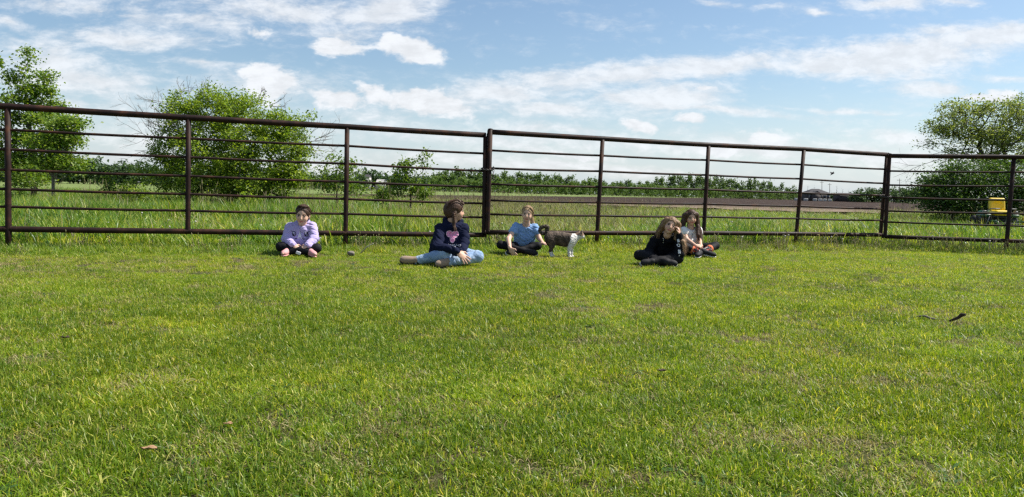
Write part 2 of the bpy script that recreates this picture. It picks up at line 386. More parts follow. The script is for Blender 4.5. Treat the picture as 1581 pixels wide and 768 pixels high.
# per post: column at top / bottom, then heights of top rail, five rods, bottom rail in the photograph, foot
def nrm_(v): return v / np.linalg.norm(v)
def panel(label, posts, grp, x0=None, x1=None):
    xs = np.array([(p['xt'] + p['xb']) / 2 for p in posts]); inv = np.array([p['y'][-1] - p['y'][0] for p in posts]) / FH
    a, b = np.polyfit(xs, inv, 1)                       # straight panel: 1/depth is linear across the picture
    dep = lambda x: 1 / (a * x + b)
    base = U(posts[0]['xb'], posts[0]['y'][-1], dep(posts[0]['xb'])); base[2] = 0
    root = empty('fence_panel', base, label, 'fence panel', grp)
    rad = [.037] + [.0155] * 5 + [.034]
    ends = []
    for r in range(7):
        pts = []
        for p in posts:
            t = (p['y'][r] - p['y'][0]) / (p['y'][6] - p['y'][0]); x = p['xt'] + t * (p['xb'] - p['xt'])
            pts.append(U(x, p['y'][r], dep(x)))
        pts = np.array(pts)
        if x0 is not None: pts = np.vstack([pts[0] + (pts[0] - pts[1]) * x0, pts])
        if x1 is not None: pts = np.vstack([pts, pts[-1] + (pts[-1] - pts[-2]) * x1])
        if r == 0 and len(pts) > 2:
            e = (pts[1] - pts[0]) / np.linalg.norm(pts[1] - pts[0])
        ends.append(pts)
        # sample so a slight sag shows
        P = []
        for k in range(len(pts) - 1):
            for t in np.linspace(0, 1, 5, endpoint=False):
                w = pts[k] + t * (pts[k + 1] - pts[k]); w[2] += -.006 * math.sin(math.pi * t) * (1 if 0 < r < 6 else .3); P.append(w)
        P.append(pts[-1]); P = np.array(P)
        if r in (0, 6) and posts[0].get('endl'): P[0] += (P[0] - P[1]) / np.linalg.norm(P[0] - P[1]) * 0
        mb = MB().tube(P, rad[r], 12 if r in (0, 6) else 8)
        mb.build(['top_rail', 'rod', 'rod', 'rod', 'rod', 'rod', 'bottom_rail'][r], MAT_PIPE, root, True)
    for p in posts:
        d = dep((p['xt'] + p['xb']) / 2)
        top = U(p['xt'], p['y'][0] + p.get('top', 2), d); bot = U(p['xb'], p['y'][6], d)
        if p.get('foot'):
            k = (p['foot'] - p['y'][6]) / (p['y'][6] - p['y'][0]); low = bot + (bot - top) * k
            low = low + (low - top) / np.linalg.norm(low - top) * .10
            if low[2] > -.05: low = low + (low - top) * ((low[2] + .05) / (top[2] - low[2]))
        else: low = bot + (bot - top) * p.get('ext', 0.02)
        mb = MB().tube(np.array([top, (top + bot) / 2, bot, low]), p.get('r', .031), 14)
        po = mb.build('post', MAT_PIPE, root, True)
        if p.get('cap'):
            MB().ball(top, (.036, .036, .014), 12, 6).build('cap', MAT_PIPE, po, True)
    wb = MB()
    for k, p in enumerate(posts):
        for r, pts in enumerate(ends):
            c = pts[k + (1 if x0 is not None else 0)]; ax = nrm_(pts[-1] - pts[0])
            for sgn in (-1, 1): wb.ball(c + ax * sgn * .031, (.012, .022, .020) if 0 < r < 6 else (.014, .040, .038), 8, 5)
    w_ = wb.build('weld_beads', MAT_PIPE, root, True); w_['kind'] = 'stuff'
    return root, dep
GR = 'rusted pipe fence panels across the lawn'
P = lambda xt, xb, ys, **k: dict(xt=xt, xb=xb, y=ys, **k)
panA, depA = panel('long rusted pipe fence panel on the left, ending at the chained pair of posts', [
    P(11.7, 13, (164.7, 200.5, 231, 262.4, 292.3, 319.4, 354), foot=378, r=.033),
    P(291, 290, (182, 214, 243, 272, 300, 325.6, 357.5)),
    P(536, 533.5, (196, 225.5, 253, 281, 307.5, 330.4, 360.5), foot=384),
    P(749.5, 747, (209, 237.4, 264.5, 289, 314.5, 336, 363), ext=.02, r=.032)], GR, x0=.35)
panB, depB = panel('middle rusted pipe fence panel behind the cat and two girls', [
    P(757, 752.5, (204, 232.4, 260, 284.5, 309.5, 331, 359), top=-4, ext=.01, cap=1, r=.034),
    P(930.3, 922, (214.4, 240.5, 264.7, 289, 313, 333.4, 360), foot=380),
    P(1094, 1086.4, (224, 247.5, 270.6, 293, 315, 335, 360)),
    P(1241, 1229.5, (230.6, 254.5, 276.4, 298, 318.5, 337.7, 361.3), foot=381),
    P(1369.5, 1359.6, (239, 261.7, 283.5, 302, 323, 340.7, 363), top=1, ext=.015, r=.032)], GR)
panC, depC = panel('right rusted pipe fence panel in front of the yellow mower seat', [
    P(1373.5, 1366.5, (241, 264.3, 286, 305, 326, 343, 365.5), top=-3, ext=.01, cap=1, r=.032),
    P(1565.4, 1554.5, (242.6, 266, 288, 309.4, 330, 348.6, 372), foot=395, r=.034)], GR, x1=.55)

def chain(label, pts, n, r=.012):
    root = empty('chain', pts[0], label, 'chain', 'chains tying the fence panels together')
    pts = np.array(pts); seg = np.linspace(0, len(pts) - 1, n)
    for k, s_ in enumerate(seg):
        i = min(int(s_), len(pts) - 2); c = pts[i] + (s_ - i) * (pts[i + 1] - pts[i]); dr = pts[i + 1] - pts[i]; dr /= np.linalg.norm(dr)
        a = np.cross(dr, (0.3, 1, .2)); a /= np.linalg.norm(a); b = np.cross(dr, a); sdir = a if k % 2 else b
        th = np.linspace(0, 2 * math.pi, 9)
        ring = c + np.outer(np.cos(th), dr) * r * 1.6 + np.outer(np.sin(th), sdir) * r
        MB().tube(ring, .0045, 5, False).build('link', m_steel, root, True)
    return root
def ringpath(c, ax, rr, dz=0):
    th = np.linspace(0, 2 * math.pi, 9); return [c + np.array([math.cos(t) * rr * 1.7, math.sin(t) * rr, dz * math.sin(t)]) for t in th]
d1 = depB(755)
c1 = U(753, 261, d1)
chain('short chain looped around the two posts beside the girl in navy', ringpath(c1, None, .05, .015) + [U(762, 258, d1 - .06), U(761.5, 270, d1 - .06), U(761, 277, d1 - .05)], 30)
d2 = depC(1370)
chain('short chain looped around the leaning pair of posts left of the mower', ringpath(U(1367, 303, d2), None, .055, .02), 24)
# ================================================================== grass (nobody could count it)
def blade(mb, base, h, w, lean, az, bend, col=None, seg=3):
    """one tapering bent blade"""
    d = np.array([math.cos(az), math.sin(az), 0]); s = np.array([-d[1], d[0], 0])
    tw = rng.normal(0, .5); s = s * math.cos(tw) + d * math.sin(tw)
    V = []; p = np.array(base, float); a = lean
    for k in range(seg):
        ww = w * (1 - .25 * k / seg) * .5
        V += [p - s * ww, p + s * ww]
        a2 = a + bend * (k + .5) / seg
        p = p + (d * math.sin(a2) + np.array([0, 0, 1]) * math.cos(a2)) * h / seg
        a = a2
    V.append(p)
    q = [(2 * k, 2 * k + 1, 2 * k + 3, 2 * k + 2) for k in range(seg - 1)]
    mb.add(V, [(2 * seg - 2, 2 * seg - 1, 2 * seg)], q)
def source(name, mb, mat):
    V = np.vstack(mb.v); fl = []
    if mb.t: fl.append(np.vstack(mb.t))
    if mb.q: fl.append(np.vstack(mb.q))
    me = mk_mesh(name, V, fl, mat); return bpy.data.objects.new(name, me)
def scatter(name, pts, rot, scl, idx, sources):
    """one object: points carrying tufts through geometry nodes"""
    col = bpy.data.collections.new(name + '_tufts')
    for i, o in enumerate(sources): o.name = '%s_tuft_%02d' % (name, i); col.objects.link(o)
    me = bpy.data.meshes.new(name); n = len(pts)
    me.vertices.add(n); me.vertices.foreach_set('co', np.asarray(pts, np.float32).reshape(-1))
    a = me.attributes.new('rot', 'FLOAT_VECTOR', 'POINT'); a.data.foreach_set('vector', np.asarray(rot, np.float32).reshape(-1))
    a = me.attributes.new('scl', 'FLOAT_VECTOR', 'POINT'); a.data.foreach_set('vector', np.asarray(scl, np.float32).reshape(-1))
    a = me.attributes.new('pick', 'INT', 'POINT'); a.data.foreach_set('value', np.asarray(idx, np.int32))
    o = bpy.data.objects.new(name, me); COL.objects.link(o); o['kind'] = 'stuff'
    ng = bpy.data.node_groups.new(name, 'GeometryNodeTree')
    ng.interface.new_socket('Geometry', in_out='INPUT', socket_type='NodeSocketGeometry')
    ng.interface.new_socket('Geometry', in_out='OUTPUT', socket_type='NodeSocketGeometry')
    N = ng.nodes; L = ng.links
    gi, go = N.new('NodeGroupInput'), N.new('NodeGroupOutput')
    ci = N.new('GeometryNodeCollectionInfo'); ci.inputs[0].default_value = col; ci.inputs[1].default_value = True; ci.inputs[2].default_value = True
    ip = N.new('GeometryNodeInstanceOnPoints'); ip.inputs['Pick Instance'].default_value = True
    def attr(nm, t):
        a = N.new('GeometryNodeInputNamedAttribute'); a.data_type = t; a.inputs[0].default_value = nm
        return next(s for s in a.outputs if s.enabled and s.name == 'Attribute')
    e2r = N.new('FunctionNodeEulerToRotation')
    L.new(gi.outputs[0], ip.inputs['Points']); L.new(ci.outputs[0], ip.inputs['Instance'])
    L.new(attr('pick', 'INT'), ip.inputs['Instance Index'])
    L.new(attr('rot', 'FLOAT_VECTOR'), e2r.inputs[0]); L.new(e2r.outputs[0], ip.inputs['Rotation'])
    L.new(attr('scl', 'FLOAT_VECTOR'), ip.inputs['Scale']); L.new(ip.outputs[0], go.inputs[0])
    md = o.modifiers.new('tufts', 'NODES'); md.node_group = ng
    return o

LAWN_PATCH = ((1.16, 1.28, .80), (1.50, 1.45, .80))
MG = m_leaf('grass_green', [(0, (0.099, 0.174, 0.014)), (.35, (0.151, 0.226, 0.019)), (.7, (0.215, 0.273, 0.026)), (.84, (0.285, 0.325, 0.060)), (.89, (0.441, 0.404, 0.190)), (1, (0.557, 0.487, 0.232))],
            .45, .46, LAWN_PATCH, .8, (1.05, 1, .8), .25)
MD = m_leaf('grass_deep', [(0, (0.060, 0.112, 0.012)), (.45, (0.098, 0.155, 0.018)), (.80, (0.150, 0.205, 0.028)), (.88, (0.250, 0.270, 0.060)), (1, (0.464, 0.418, 0.200))],
            .40, .44, LAWN_PATCH, .8, (1.05, 1, .8), .30)
MS = m_leaf('grass_straw', [(0, (.20, .20, .06)), (.4, (.33, .29, .12)), (.8, (.42, .36, .19)), (1, (.24, .17, .09))], .6, .3)
MC = m_leaf('clover_leaf', [(0, (.03, .085, .018)), (.6, (.05, .12, .025)), (1, (.09, .16, .04))], .45, .3)

def lawn_tuft(n, R, hmin, hmax, w, flat=.5):
    mb = MB()
    for _ in range(n):
        r = R * math.sqrt(rng.random()); t = rng.random() * 6.283
        blade(mb, (r * math.cos(t), r * math.sin(t), -.004), rng.uniform(hmin, hmax), w * rng.uniform(.7, 1.3),
              abs(rng.normal(0, flat)), rng.random() * 6.283, rng.normal(.5, .5))
    return mb
def weed_tuft():
    mb = MB(); n = rng.integers(5, 9)
    for k in range(n):
        az = k * 6.283 / n + rng.normal(0, .3)
        blade(mb, (0, 0, 0), rng.uniform(.035, .065), .013, rng.uniform(.8, 1.2), az, .5)
    return mb
src = [source('t', lawn_tuft(66, .065, .024, .055, .0029, .85), MG) for _ in range(6)]
src += [source('t', lawn_tuft(54, .065, .028, .066, .0034, .7), MD) for _ in range(4)]
src += [source('t', lawn_tuft(44, .075, .02, .05, .0026, 1.0), MS) for _ in range(3)]
src += [source('t', weed_tuft(), MC) for _ in range(3)]
FX = lambda x: 0                                             # fence line in plan, from the panels
def fence_y(x):
    a = np.array([np.array(o.matrix_basis.translation) for o in ()])
    return None
fl_pts = []
for dep, xs in ((depA, (-160, 0, 300, 600, 750)), (depB, (755, 900, 1100, 1250, 1368)), (depC, (1372, 1450, 1565, 1700))):
    for x in xs: p = G(x, dep(x)); fl_pts.append((p[0], p[1]))
fl_pts = np.array(sorted(fl_pts))
def fence_y(x): return np.interp(x, fl_pts[:, 0], fl_pts[:, 1])
def wedge(n, y0, y1, margin=1.2, power=1.0):
    """random points in the strip the camera could look at, denser near"""
    y = y0 + (y1 - y0) * rng.random(n) ** power; x = (rng.random(n) * 2 - 1) * (y * .70 + margin); return x, y
xs_, ys_ = [], []
for y0, y1, dens in ((1.7, 4.2, 620), (4.2, 7.0, 400), (7.0, 13.5, 230)):
    A = 2 * ((y0 + y1) / 2 * .70 + 1.2) * (y1 - y0); n = int(A * dens)
    y = np.sqrt(rng.random(n) * (y1 ** 2 - y0 ** 2) + y0 ** 2); x = (rng.random(n) * 2 - 1) * (y * .70 + 1.2)
    xs_.append(x); ys_.append(y)
x, y = np.concatenate(xs_), np.concatenate(ys_)
keep = y < fence_y(x) - .15; x, y = x[keep], y[keep]; n = len(x)
pn = vnoise(x * 1.6, y * 1.6, 21); pq = vnoise(x * 2.6, y * 2.6, 33); pr = vnoise(x * .35, y * .35, 5)
u = rng.random(n)
pst = np.clip((pq - .50) * 1.9, 0, .5) + np.clip((pr - .52) * 1.2, 0, .3) + .13
pdeep = np.clip((pn - .34) * 2.0 + .35 * np.clip(1.5 - y / 5, -.4, 1), 0, .85) * np.clip(1.35 - y / 12, .30, 1)
idx = np.where(u < pst, 10 + rng.integers(0, 3, n), np.where(rng.random(n) < pdeep, 6 + rng.integers(0, 4, n), rng.integers(0, 6, n)))
idx = np.where(rng.random(n) < .03, 13 + rng.integers(0, 3, n), idx)
bare = (pq > .80) & (rng.random(n) < .1)
x, y, idx, pn = x[~bare], y[~bare], idx[~bare], pn[~bare]; n = len(x)
hgt = .50 + .38 * vnoise(x * 1.7, y * 1.7, 8) ; s = rng.uniform(.85, 1.25, n)
rot = np.c_[rng.normal(0, .10, n), rng.normal(0, .10, n), rng.random(n) * 6.283]
scatter('lawn_grass', np.c_[x, y, np.zeros(n)], rot, np.c_[s, s, s * hgt], idx, src)

# unmown strip under the fence
MT = m_leaf('grass_tall', [(0, (0.109, 0.194, 0.024)), (.4, (0.174, 0.264, 0.032)), (.75, (0.246, 0.320, 0.047)), (.9, (0.362, 0.390, 0.081)), (.95, (0.551, 0.487, 0.200)), (1, (0.696, 0.599, 0.320))],
            .45, .42, ((.88, 1.0, .85), (1.35, 1.2, .9)), .5)
MTY = m_leaf('grass_dry', [(0, (.17, .17, .06)), (.3, (.27, .25, .10)), (.6, (.38, .34, .18)), (.85, (.48, .42, .27)), (1, (.25, .18, .11))], .6, .3)
MTG = m_leaf('grass_lush', [(0, (0.040, 0.100, 0.020)), (.5, (0.085, 0.168, 0.030)), (.85, (0.155, 0.245, 0.045)), (1, (0.348, 0.375, 0.097))], .4, .4, ((.95, 1.1, .9), (1.7, 1.45, 1.0)), .45)
m_seed = m_simple('seed_head', (.36, .27, .19), .8, .3, 90, .1)
def tall_tuft(n, R, hmin, hmax, w, lean=.22, bend=.5):
    mb = MB()
    for _ in range(n):
        r = R * math.sqrt(rng.random()); t = rng.random() * 6.283
        blade(mb, (r * math.cos(t), r * math.sin(t), -.01), rng.uniform(hmin, hmax), w * rng.uniform(.7, 1.3), abs(rng.normal(0, lean)), rng.random() * 6.283, abs(rng.normal(bend, .3)), seg=3)
    return mb
def stalk_tuft(n, R, h, head):
    mb = MB()
    for _ in range(n):
        r = R * math.sqrt(rng.random()); t = rng.random() * 6.283; hh = h * rng.uniform(.6, 1.1); az = rng.random() * 6.283; le = abs(rng.normal(0, .22))
        b = np.array([r * math.cos(t), r * math.sin(t), -.01]); tip = b + hh * np.array([math.sin(le) * math.cos(az), math.sin(le) * math.sin(az), math.cos(le)])
        mb.tube([b, (b + tip) / 2 + rng.normal(0, .01, 3), tip], [.0024, .002, .0016], 3, False)
        if head: mb.tube([tip, tip + (tip - b) * .09, tip + (tip - b) * .17 + (0, 0, -.004)], [.002, .0055, .001], 4, False)
    return mb
srcf = [source('t', tall_tuft(34, .09, .07, .17, .005), MT) for _ in range(4)]
srcf += [source('t', tall_tuft(26, .10, .06, .16, .0042, .35), MTY) for _ in range(2)]
srcf += [source('t', stalk_tuft(9, .10, .24, True), MTY) for _ in range(3)]
n = 7200; x = rng.uniform(-10, 13, n); off = rng.normal(0, .34, n); y = fence_y(x) + off - .02
vis = np.abs(x) < y * .70 + 1.5; x, y, off = x[vis], y[vis], off[vis]; n = len(x)
dry = np.clip(.05 + .22 * (x > 2.5) + .3 * (vnoise(x * .8, y * .8, 12) - .4), .05, .6)
u = rng.random(n); idx = np.where(u < dry * .40, 6 + rng.integers(0, 3, n), np.where(u < dry, 4 + rng.integers(0, 2, n), rng.integers(0, 4, n)))
hgt = (.55 + .75 * vnoise(x * 1.1, y * 1.1, 14)) * np.exp(-(off / .55) ** 2) * np.where(x < -1.5, 1.05, 1.0)
s = rng.uniform(.8, 1.2, n)
scatter('fence_line_grass', np.c_[x, y, np.zeros(n)], np.c_[rng.normal(0, .1, n), rng.normal(0, .1, n), rng.random(n) * 6.283], np.c_[s, s, s * hgt], idx, srcf)

# rough meadow between the fence and the field
srcm = [source('t', tall_tuft(40, .17, .18, .42, .010), MT) for _ in range(4)]
srcm += [source('t', tall_tuft(44, .17, .20, .48, .012, .3, .7), MTG) for _ in range(4)]
srcm += [source('t', tall_tuft(26, .18, .22, .55, .006, .3, .4), MTY) for _ in range(3)]
srcm += [source('t', stalk_tuft(10, .18, .62, True), MTY) for _ in range(3)]
srcm += [source('t', lawn_tuft(60, .17, .07, .15, .008), MG) for _ in range(3)]
NM = 30000
y = np.concatenate([rng.uniform(10, 24, NM // 2), rng.uniform(24, 52, NM // 2)]); x = (rng.random(NM) * 2 - 1) * (y * .70 + 2.0)
fy = fence_y(x)
keep = (y > fy + .1); x, y, fy = x[keep], y[keep], fy[keep]; n = len(x)
px = 790 + F * x / y                                    # bearing, to follow how the growth changes along the bank
beh = y - fy
left = np.clip((760 - px) / 200, 0, 1)
H = np.interp(px, [0, 480, 560, 760, 1000, 1300, 1380, 1600], [1.0, 1.0, .85, .80, .66, .45, .95, 1.0])
fringe = np.interp(px, [0, 500, 760, 1050, 1300, 1400, 1600], [2.5, 2.0, 1.2, 2.8, 5.0, 1.8, 2.5])   # short growth just behind the rails
short = (beh < fringe * (.6 + .8 * vnoise(x * .6, y * .6, 41)))
path = ((px > 1440) & (y < 23) & (y > 14.5)) | ((px > 1330) & (y > 16) & (y < 19.0)) | ((px < 520) & (y > 13.2) & (y < 15.8))
short = short | path
dryp = np.interp(px, [0, 450, 620, 720, 860, 960, 1100, 1300, 1400, 1600], [.03, .04, .10, .42, .50, .30, .08, .14, .10, .05]) * (.4 + 1.2 * vnoise(x * .35, y * .35, 44))
dryp = dryp + .35 * ((y > 36) & (px > 900))
u = rng.random(n); lush = rng.random(n) < np.interp(px, [0, 500, 700, 1000, 1300], [.7, .6, .35, .4, .45]) * (.4 + 1.1 * vnoise(x * .25, y * .25, 47))
idx = np.where(u < dryp * .22, 11 + rng.integers(0, 3, n), np.where(u < dryp, 8 + rng.integers(0, 3, n), np.where(lush, 4 + rng.integers(0, 4, n), rng.integers(0, 4, n))))
idx = np.where(short & (rng.random(n) < .86), 14 + rng.integers(0, 3, n), idx)
s = rng.uniform(.8, 1.25, n); hs = s * (.30 + 1.25 * vnoise(x * .5, y * .5, 51) ** 1.1 + .25 * vnoise(x * 1.8, y * 1.8, 52)) * np.where(short, 1.0, H)
thin = (y > 37) & (px > 900) & (rng.random(n) < .75)
k = ~thin
scatter('meadow_grass', np.c_[x, y, np.zeros(n)][k], np.c_[rng.normal(0, .12, n), rng.normal(0, .12, n), rng.random(n) * 6.283][k], np.c_[s, s, hs][k], idx[k], srcm)

# dandelion clocks gone to seed
m_white = m_simple('seed_fluff', (.50, .48, .42), .95, .1, 40, .05)
def clock():
    mb = MB()
    mb.tube([(0, 0, 0), (.01, .005, .1), (.012, .008, .2)], .0025, 3, False); mb.ball((.012, .008, .21), .014, 7, 5); return mb
n = 420; y = rng.uniform(9.5, 22, n); x = (rng.random(n) * 2 - 1) * (y * .7 + 1); px = 790 + F * x / y
keep = (y > fence_y(x) - .45) & (rng.random(n) < np.interp(px, [0, 500, 700, 1000, 1100, 1500], [.22, .22, .3, .5, 1, .8])); x, y = x[keep], y[keep]; n = len(x)
s = rng.uniform(.75, 1.3, n)
scatter('dandelion_clocks', np.c_[x, y, np.zeros(n)], np.c_[np.zeros((n, 2)), rng.random(n) * 6.283], np.c_[s, s, s], np.zeros(n), [source('t', clock(), m_white)])
# ================================================================== trees and shrubs
m, T = new_mat('bark_grey')
co = T.n('ShaderNodeTexCoord').outputs['Object']; nn = T.noise(T.scale(co, (6, 6, 1.2)), 3, 6, .7)
c = T.ramp(nn, [(.3, (.035, .028, .022)), (.6, (.10, .085, .07)), (.8, (.19, .17, .145))])
fin_mat(T, bsdf(T, c, .9, .15, 0, nn, .7, .02).outputs[0]); BARK = m
m, T = new_mat('dead_twig')
co = T.n('ShaderNodeTexCoord').outputs['Object']; nn = T.noise(co, 9, 4, .7)
c = T.ramp(nn, [(.3, (.10, .085, .07)), (.7, (.24, .21, .18))]); fin_mat(T, bsdf(T, c, .9, .15).outputs[0]); DEAD = m
LF_BUSH = m_leaf('bush_leaf', [(0, (0.098, 0.169, 0.018)), (.4, (0.163, 0.254, 0.026)), (.75, (0.247, 0.338, 0.036)), (1, (0.364, 0.429, 0.065))], .5, .52)
LF_LEFT = m_leaf('maple_leaf', [(0, (0.082, 0.156, 0.022)), (.5, (0.144, 0.240, 0.029)), (.85, (0.228, 0.312, 0.043)), (1, (0.336, 0.396, 0.084))], .45, .5)
LF_WILL = m_leaf('willow_leaf', [(0, (0.108, 0.156, 0.038)), (.5, (0.186, 0.240, 0.066)), (.85, (0.264, 0.312, 0.108)), (1, (0.372, 0.408, 0.168))], .45, .48)
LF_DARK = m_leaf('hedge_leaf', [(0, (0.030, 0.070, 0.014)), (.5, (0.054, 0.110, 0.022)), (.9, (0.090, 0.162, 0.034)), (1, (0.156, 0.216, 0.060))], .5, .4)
LF_SAP = m_leaf('sapling_leaf', [(0, (.07, .14, .014)), (.5, (.12, .20, .022)), (1, (.20, .27, .045))], .48, .45)

def leaf_cloud(C, n_per, spread, L, Wd, droop=.0, seed=0):
    """little folded four-point leaves round the cluster centres: arrays of vertices and triangles"""
    g = np.random.default_rng(seed); n = len(C) * n_per
    P = np.repeat(C, n_per, 0) + g.normal(0, 1, (n, 3)) * np.asarray(spread) * np.repeat(g.uniform(.55, 1.45, len(C)), n_per)[:, None]
    d = g.normal(0, 1, (n, 3)); d[:, 2] = d[:, 2] * .55 - droop; d /= np.linalg.norm(d, axis=1)[:, None]
    nr = g.normal(0, 1, (n, 3)) * .75 + np.array([.25, -.05, .8]); s = np.cross(d, nr); s /= np.linalg.norm(s, axis=1)[:, None]; nr = np.cross(s, d)
    ln = (L * g.uniform(.45, 1.45, n))[:, None]; wd = (Wd * g.uniform(.7, 1.3, n))[:, None]
    a = P; b = P + d * ln * .45 + s * wd * .5 + nr * wd * .12; c = P + d * ln; e = P + d * ln * .45 - s * wd * .5 + nr * wd * .12
    V = np.stack([a, b, c, e], 1).reshape(-1, 3); i = np.arange(n)[:, None] * 4
    return V, np.vstack([i + [0, 1, 2], i + [0, 2, 3]])
def skeleton(base, trunk, targets, jit=.12, up_bias=.35, seed=0):
    """grow limbs from the trunk nodes to the crown points, nearest first"""
    g = np.random.default_rng(seed)
    nodes = [np.array(p, float) for p in trunk]; par = list(range(-1, len(trunk) - 1)); leaf = []
    T_ = np.asarray(targets); order = np.argsort(np.linalg.norm(T_ - trunk[-1], axis=1) * .6 + np.linalg.norm(T_ - trunk[0], axis=1) * .4)
    for t in order:
        A = np.array(nodes); dv = T_[t] - A; dist = np.linalg.norm(dv, axis=1)
        cost = dist * (1 + up_bias * np.clip(-dv[:, 2] / (dist + 1e-6), -.6, 1)); cost[0] += 5
        k = int(np.argmin(cost)); p0 = A[k]; m_ = max(1, int(dist[k] / .32)); last = k
        for s_ in range(1, m_ + 1):
            f = s_ / m_; p = p0 + (T_[t] - p0) * f + g.normal(0, jit, 3) * dist[k] * .35 * math.sin(math.pi * f) + np.array([0, 0, -.10 * dist[k] * math.sin(math.pi * f)])
            nodes.append(p); par.append(last); last = len(nodes) - 1
        leaf.append(last)
    return np.array(nodes), par, leaf
def wood(nodes, par, r_tip, r_base, expo=.5, mb=None, sides=5):
    n = len(par); cnt = np.zeros(n); kids = [[] for _ in range(n)]
    for i, p in enumerate(par):
        if p >= 0: kids[p].append(i)
    for i in range(n - 1, -1, -1):
        cnt[i] = max(1, cnt[i])
        if par[i] >= 0: cnt[par[i]] += cnt[i]
    r = np.maximum(r_tip, r_base * (cnt / cnt[0]) ** expo)
    mb = mb or MB(); done = np.zeros(n, bool)
    for i in range(n):
        for k in kids[i]:
            if done[k]: continue
            if i > 0 and kids[i] and k != max(kids[i], key=lambda q: cnt[q]) or i == 0 or not done[i]:
                path = [i]; cur = k
                while True:
                    path.append(cur); done[cur] = True
                    nx = [q for q in kids[cur] if not done[q]]
                    if not nx: break
                    cur = max(nx, key=lambda q: cnt[q])
                rr = r[path]; rr[0] = min(rr[0], rr[1] * 1.15) if i > 0 else rr[0]
                mb.tube(nodes[path], rr, sides if rr[0] > .012 else 4 if rr[0] > .006 else 3, False)
    return mb
def blob_points(blobs, n, seed, shell=.45, sep=.0):
    """points in a set of ellipsoids (centre, radii), fuller near the surface"""
    g = np.random.default_rng(seed); vol = np.array([np.prod(b[1]) ** .8 for b in blobs]); out = []
    for k in g.choice(len(blobs), n, p=vol / vol.sum()):
        c, r = blobs[k]; d = g.normal(0, 1, 3); d /= np.linalg.norm(d)
        out.append(np.array(c) + d * np.array(r) * (g.random() ** shell))
    return np.array(out)
def Ub(px, py, d, rx, ry, rd=None):      # ellipsoid seen at px,py with half sizes in photo pixels
    s = d / F; return (U(px, py, d), (rx * s, (rd if rd is not None else rx * s), ry * s))

def plant(name, label, cat, base, trunk, blobs, n, leafmat, nper, spread, L, Wd, rb, seed, group=None, dead=None, droop=0., bark=None, tip=.005, shell=.45, up_bias=.35):
    base = np.array(base); root = empty(name, base, label, cat, group)
    pts = blob_points(blobs, n, seed, shell); pts = pts[pts[:, 2] > base[2] + .15]
    nodes, par, lf = skeleton(base, trunk, pts, seed=seed, up_bias=up_bias)
    wood(nodes, par, tip, rb).build('trunk', bark or BARK, root, True)
    V, t = leaf_cloud(nodes[lf], nper, spread, L, Wd, droop, seed); o = obj('crown', V, t, leafmat, root)
    if dead is not None and len(dead):
        for (p, q, n_, sp) in dead:                       # fans of bare twigs reaching from p past q
            mb = MB(); g = np.random.default_rng(seed + int(abs(q[0]) * 100)); p = np.array(p); q = np.array(q); reach = np.linalg.norm(q - p) + float(np.mean(sp))
            def twig(a, dr, ln, r, lev):
                pts_ = [a]; d_ = dr.copy()
                for k in range(4):
                    d_ = d_ + g.normal(0, .10, 3) + np.array([0, 0, .03]); d_ /= np.linalg.norm(d_); pts_.append(pts_[-1] + d_ * ln / 4)
                mb.tube(pts_, np.linspace(r, r * .5, 5), 4 if lev < 1 else 3, False)
                if lev < 3:
                    for k in range(3 if lev < 2 else 2):
                        t = g.integers(1, 5); dd = d_ + g.normal(0, .48, 3); dd /= np.linalg.norm(dd); twig(pts_[t], dd, ln * g.uniform(.4, .7), r * .62, lev + 1)
            for k in range(max(2, n_ // 4)):
                dd = (q - p) / (np.linalg.norm(q - p) + 1e-6) + g.normal(0, .33, 3) * np.array([1, 1, 1]); dd /= np.linalg.norm(dd)
                twig(p + g.normal(0, .12, 3), dd, reach * g.uniform(.55, .95), .012, 0)
            mb.build('dead_branch', DEAD, root, True)
    return root
gz = lambda px, d, z=0.: G(px, d, z)

# --- broad bush left of the girl in lavender
d = 25.0; b0 = gz(352, d)
tr = [b0, b0 + (.05, 0, .4)]
blobs = [Ub(335, 160, d, 42, 22, 1.0), Ub(288, 168, d, 32, 26, .9), Ub(378, 168, d, 36, 20, 1.0), Ub(425, 195, d, 42, 24, 1.1), Ub(345, 195, d, 85, 34, 1.5), Ub(350, 232, d, 112, 40, 1.7), Ub(262, 225, d, 36, 32, 1.0),
         Ub(452, 230, d, 36, 32, 1.0), Ub(350, 275, d, 118, 30, 1.7), Ub(476, 180, d, 12, 8, .3), Ub(455, 190, d, 18, 10, .4), Ub(250, 265, d, 34, 28, 1), Ub(452, 275, d, 42, 26, 1), Ub(312, 142, d, 14, 10, .5), Ub(350, 295, d, 110, 14, 1.5)]
dead = [(U(250, 215, d), U(222, 195, d), 16, (.42, .5, .4)), (U(262, 190, d), U(238, 172, d), 12, (.35, .4, .28)), (U(300, 165, d), U(300, 140, d), 12, (.28, .3, .16)), (U(285, 160, d), U(278, 134, d), 7, (.2, .2, .2)),
        (U(400, 160, d), U(404, 147, d), 7, (.2, .2, .14)), (U(470, 225, d), U(500, 212, d), 12, (.34, .4, .26)), (U(455, 240, d), U(510, 225, d), 10, (.28, .3, .3)), (U(240, 240, d), U(215, 226, d), 9, (.26, .3, .26)), (U(420, 165, d), U(436, 160, d), 5, (.18, .2, .14)), (U(300, 200, d - .6), U(255, 200, d - .9), 10, (.5, .3, .4)), (U(275, 215, d), U(232, 180, d), 14, (.4, .4, .4)), (U(270, 240, d), U(225, 232, d), 10, (.3, .3, .3)), (U(320, 160, d), U(318, 138, d), 8, (.25, .2, .2)), (U(280, 185, d), U(258, 158, d), 12, (.3, .3, .3))]
plant('bush', 'broad bushy green shrub with bare dead twigs sticking out at top and sides', 'shrub', b0, tr, blobs, 640, LF_BUSH, 92, (.13, .16, .105), .080, .052, .10, 11, dead=dead)
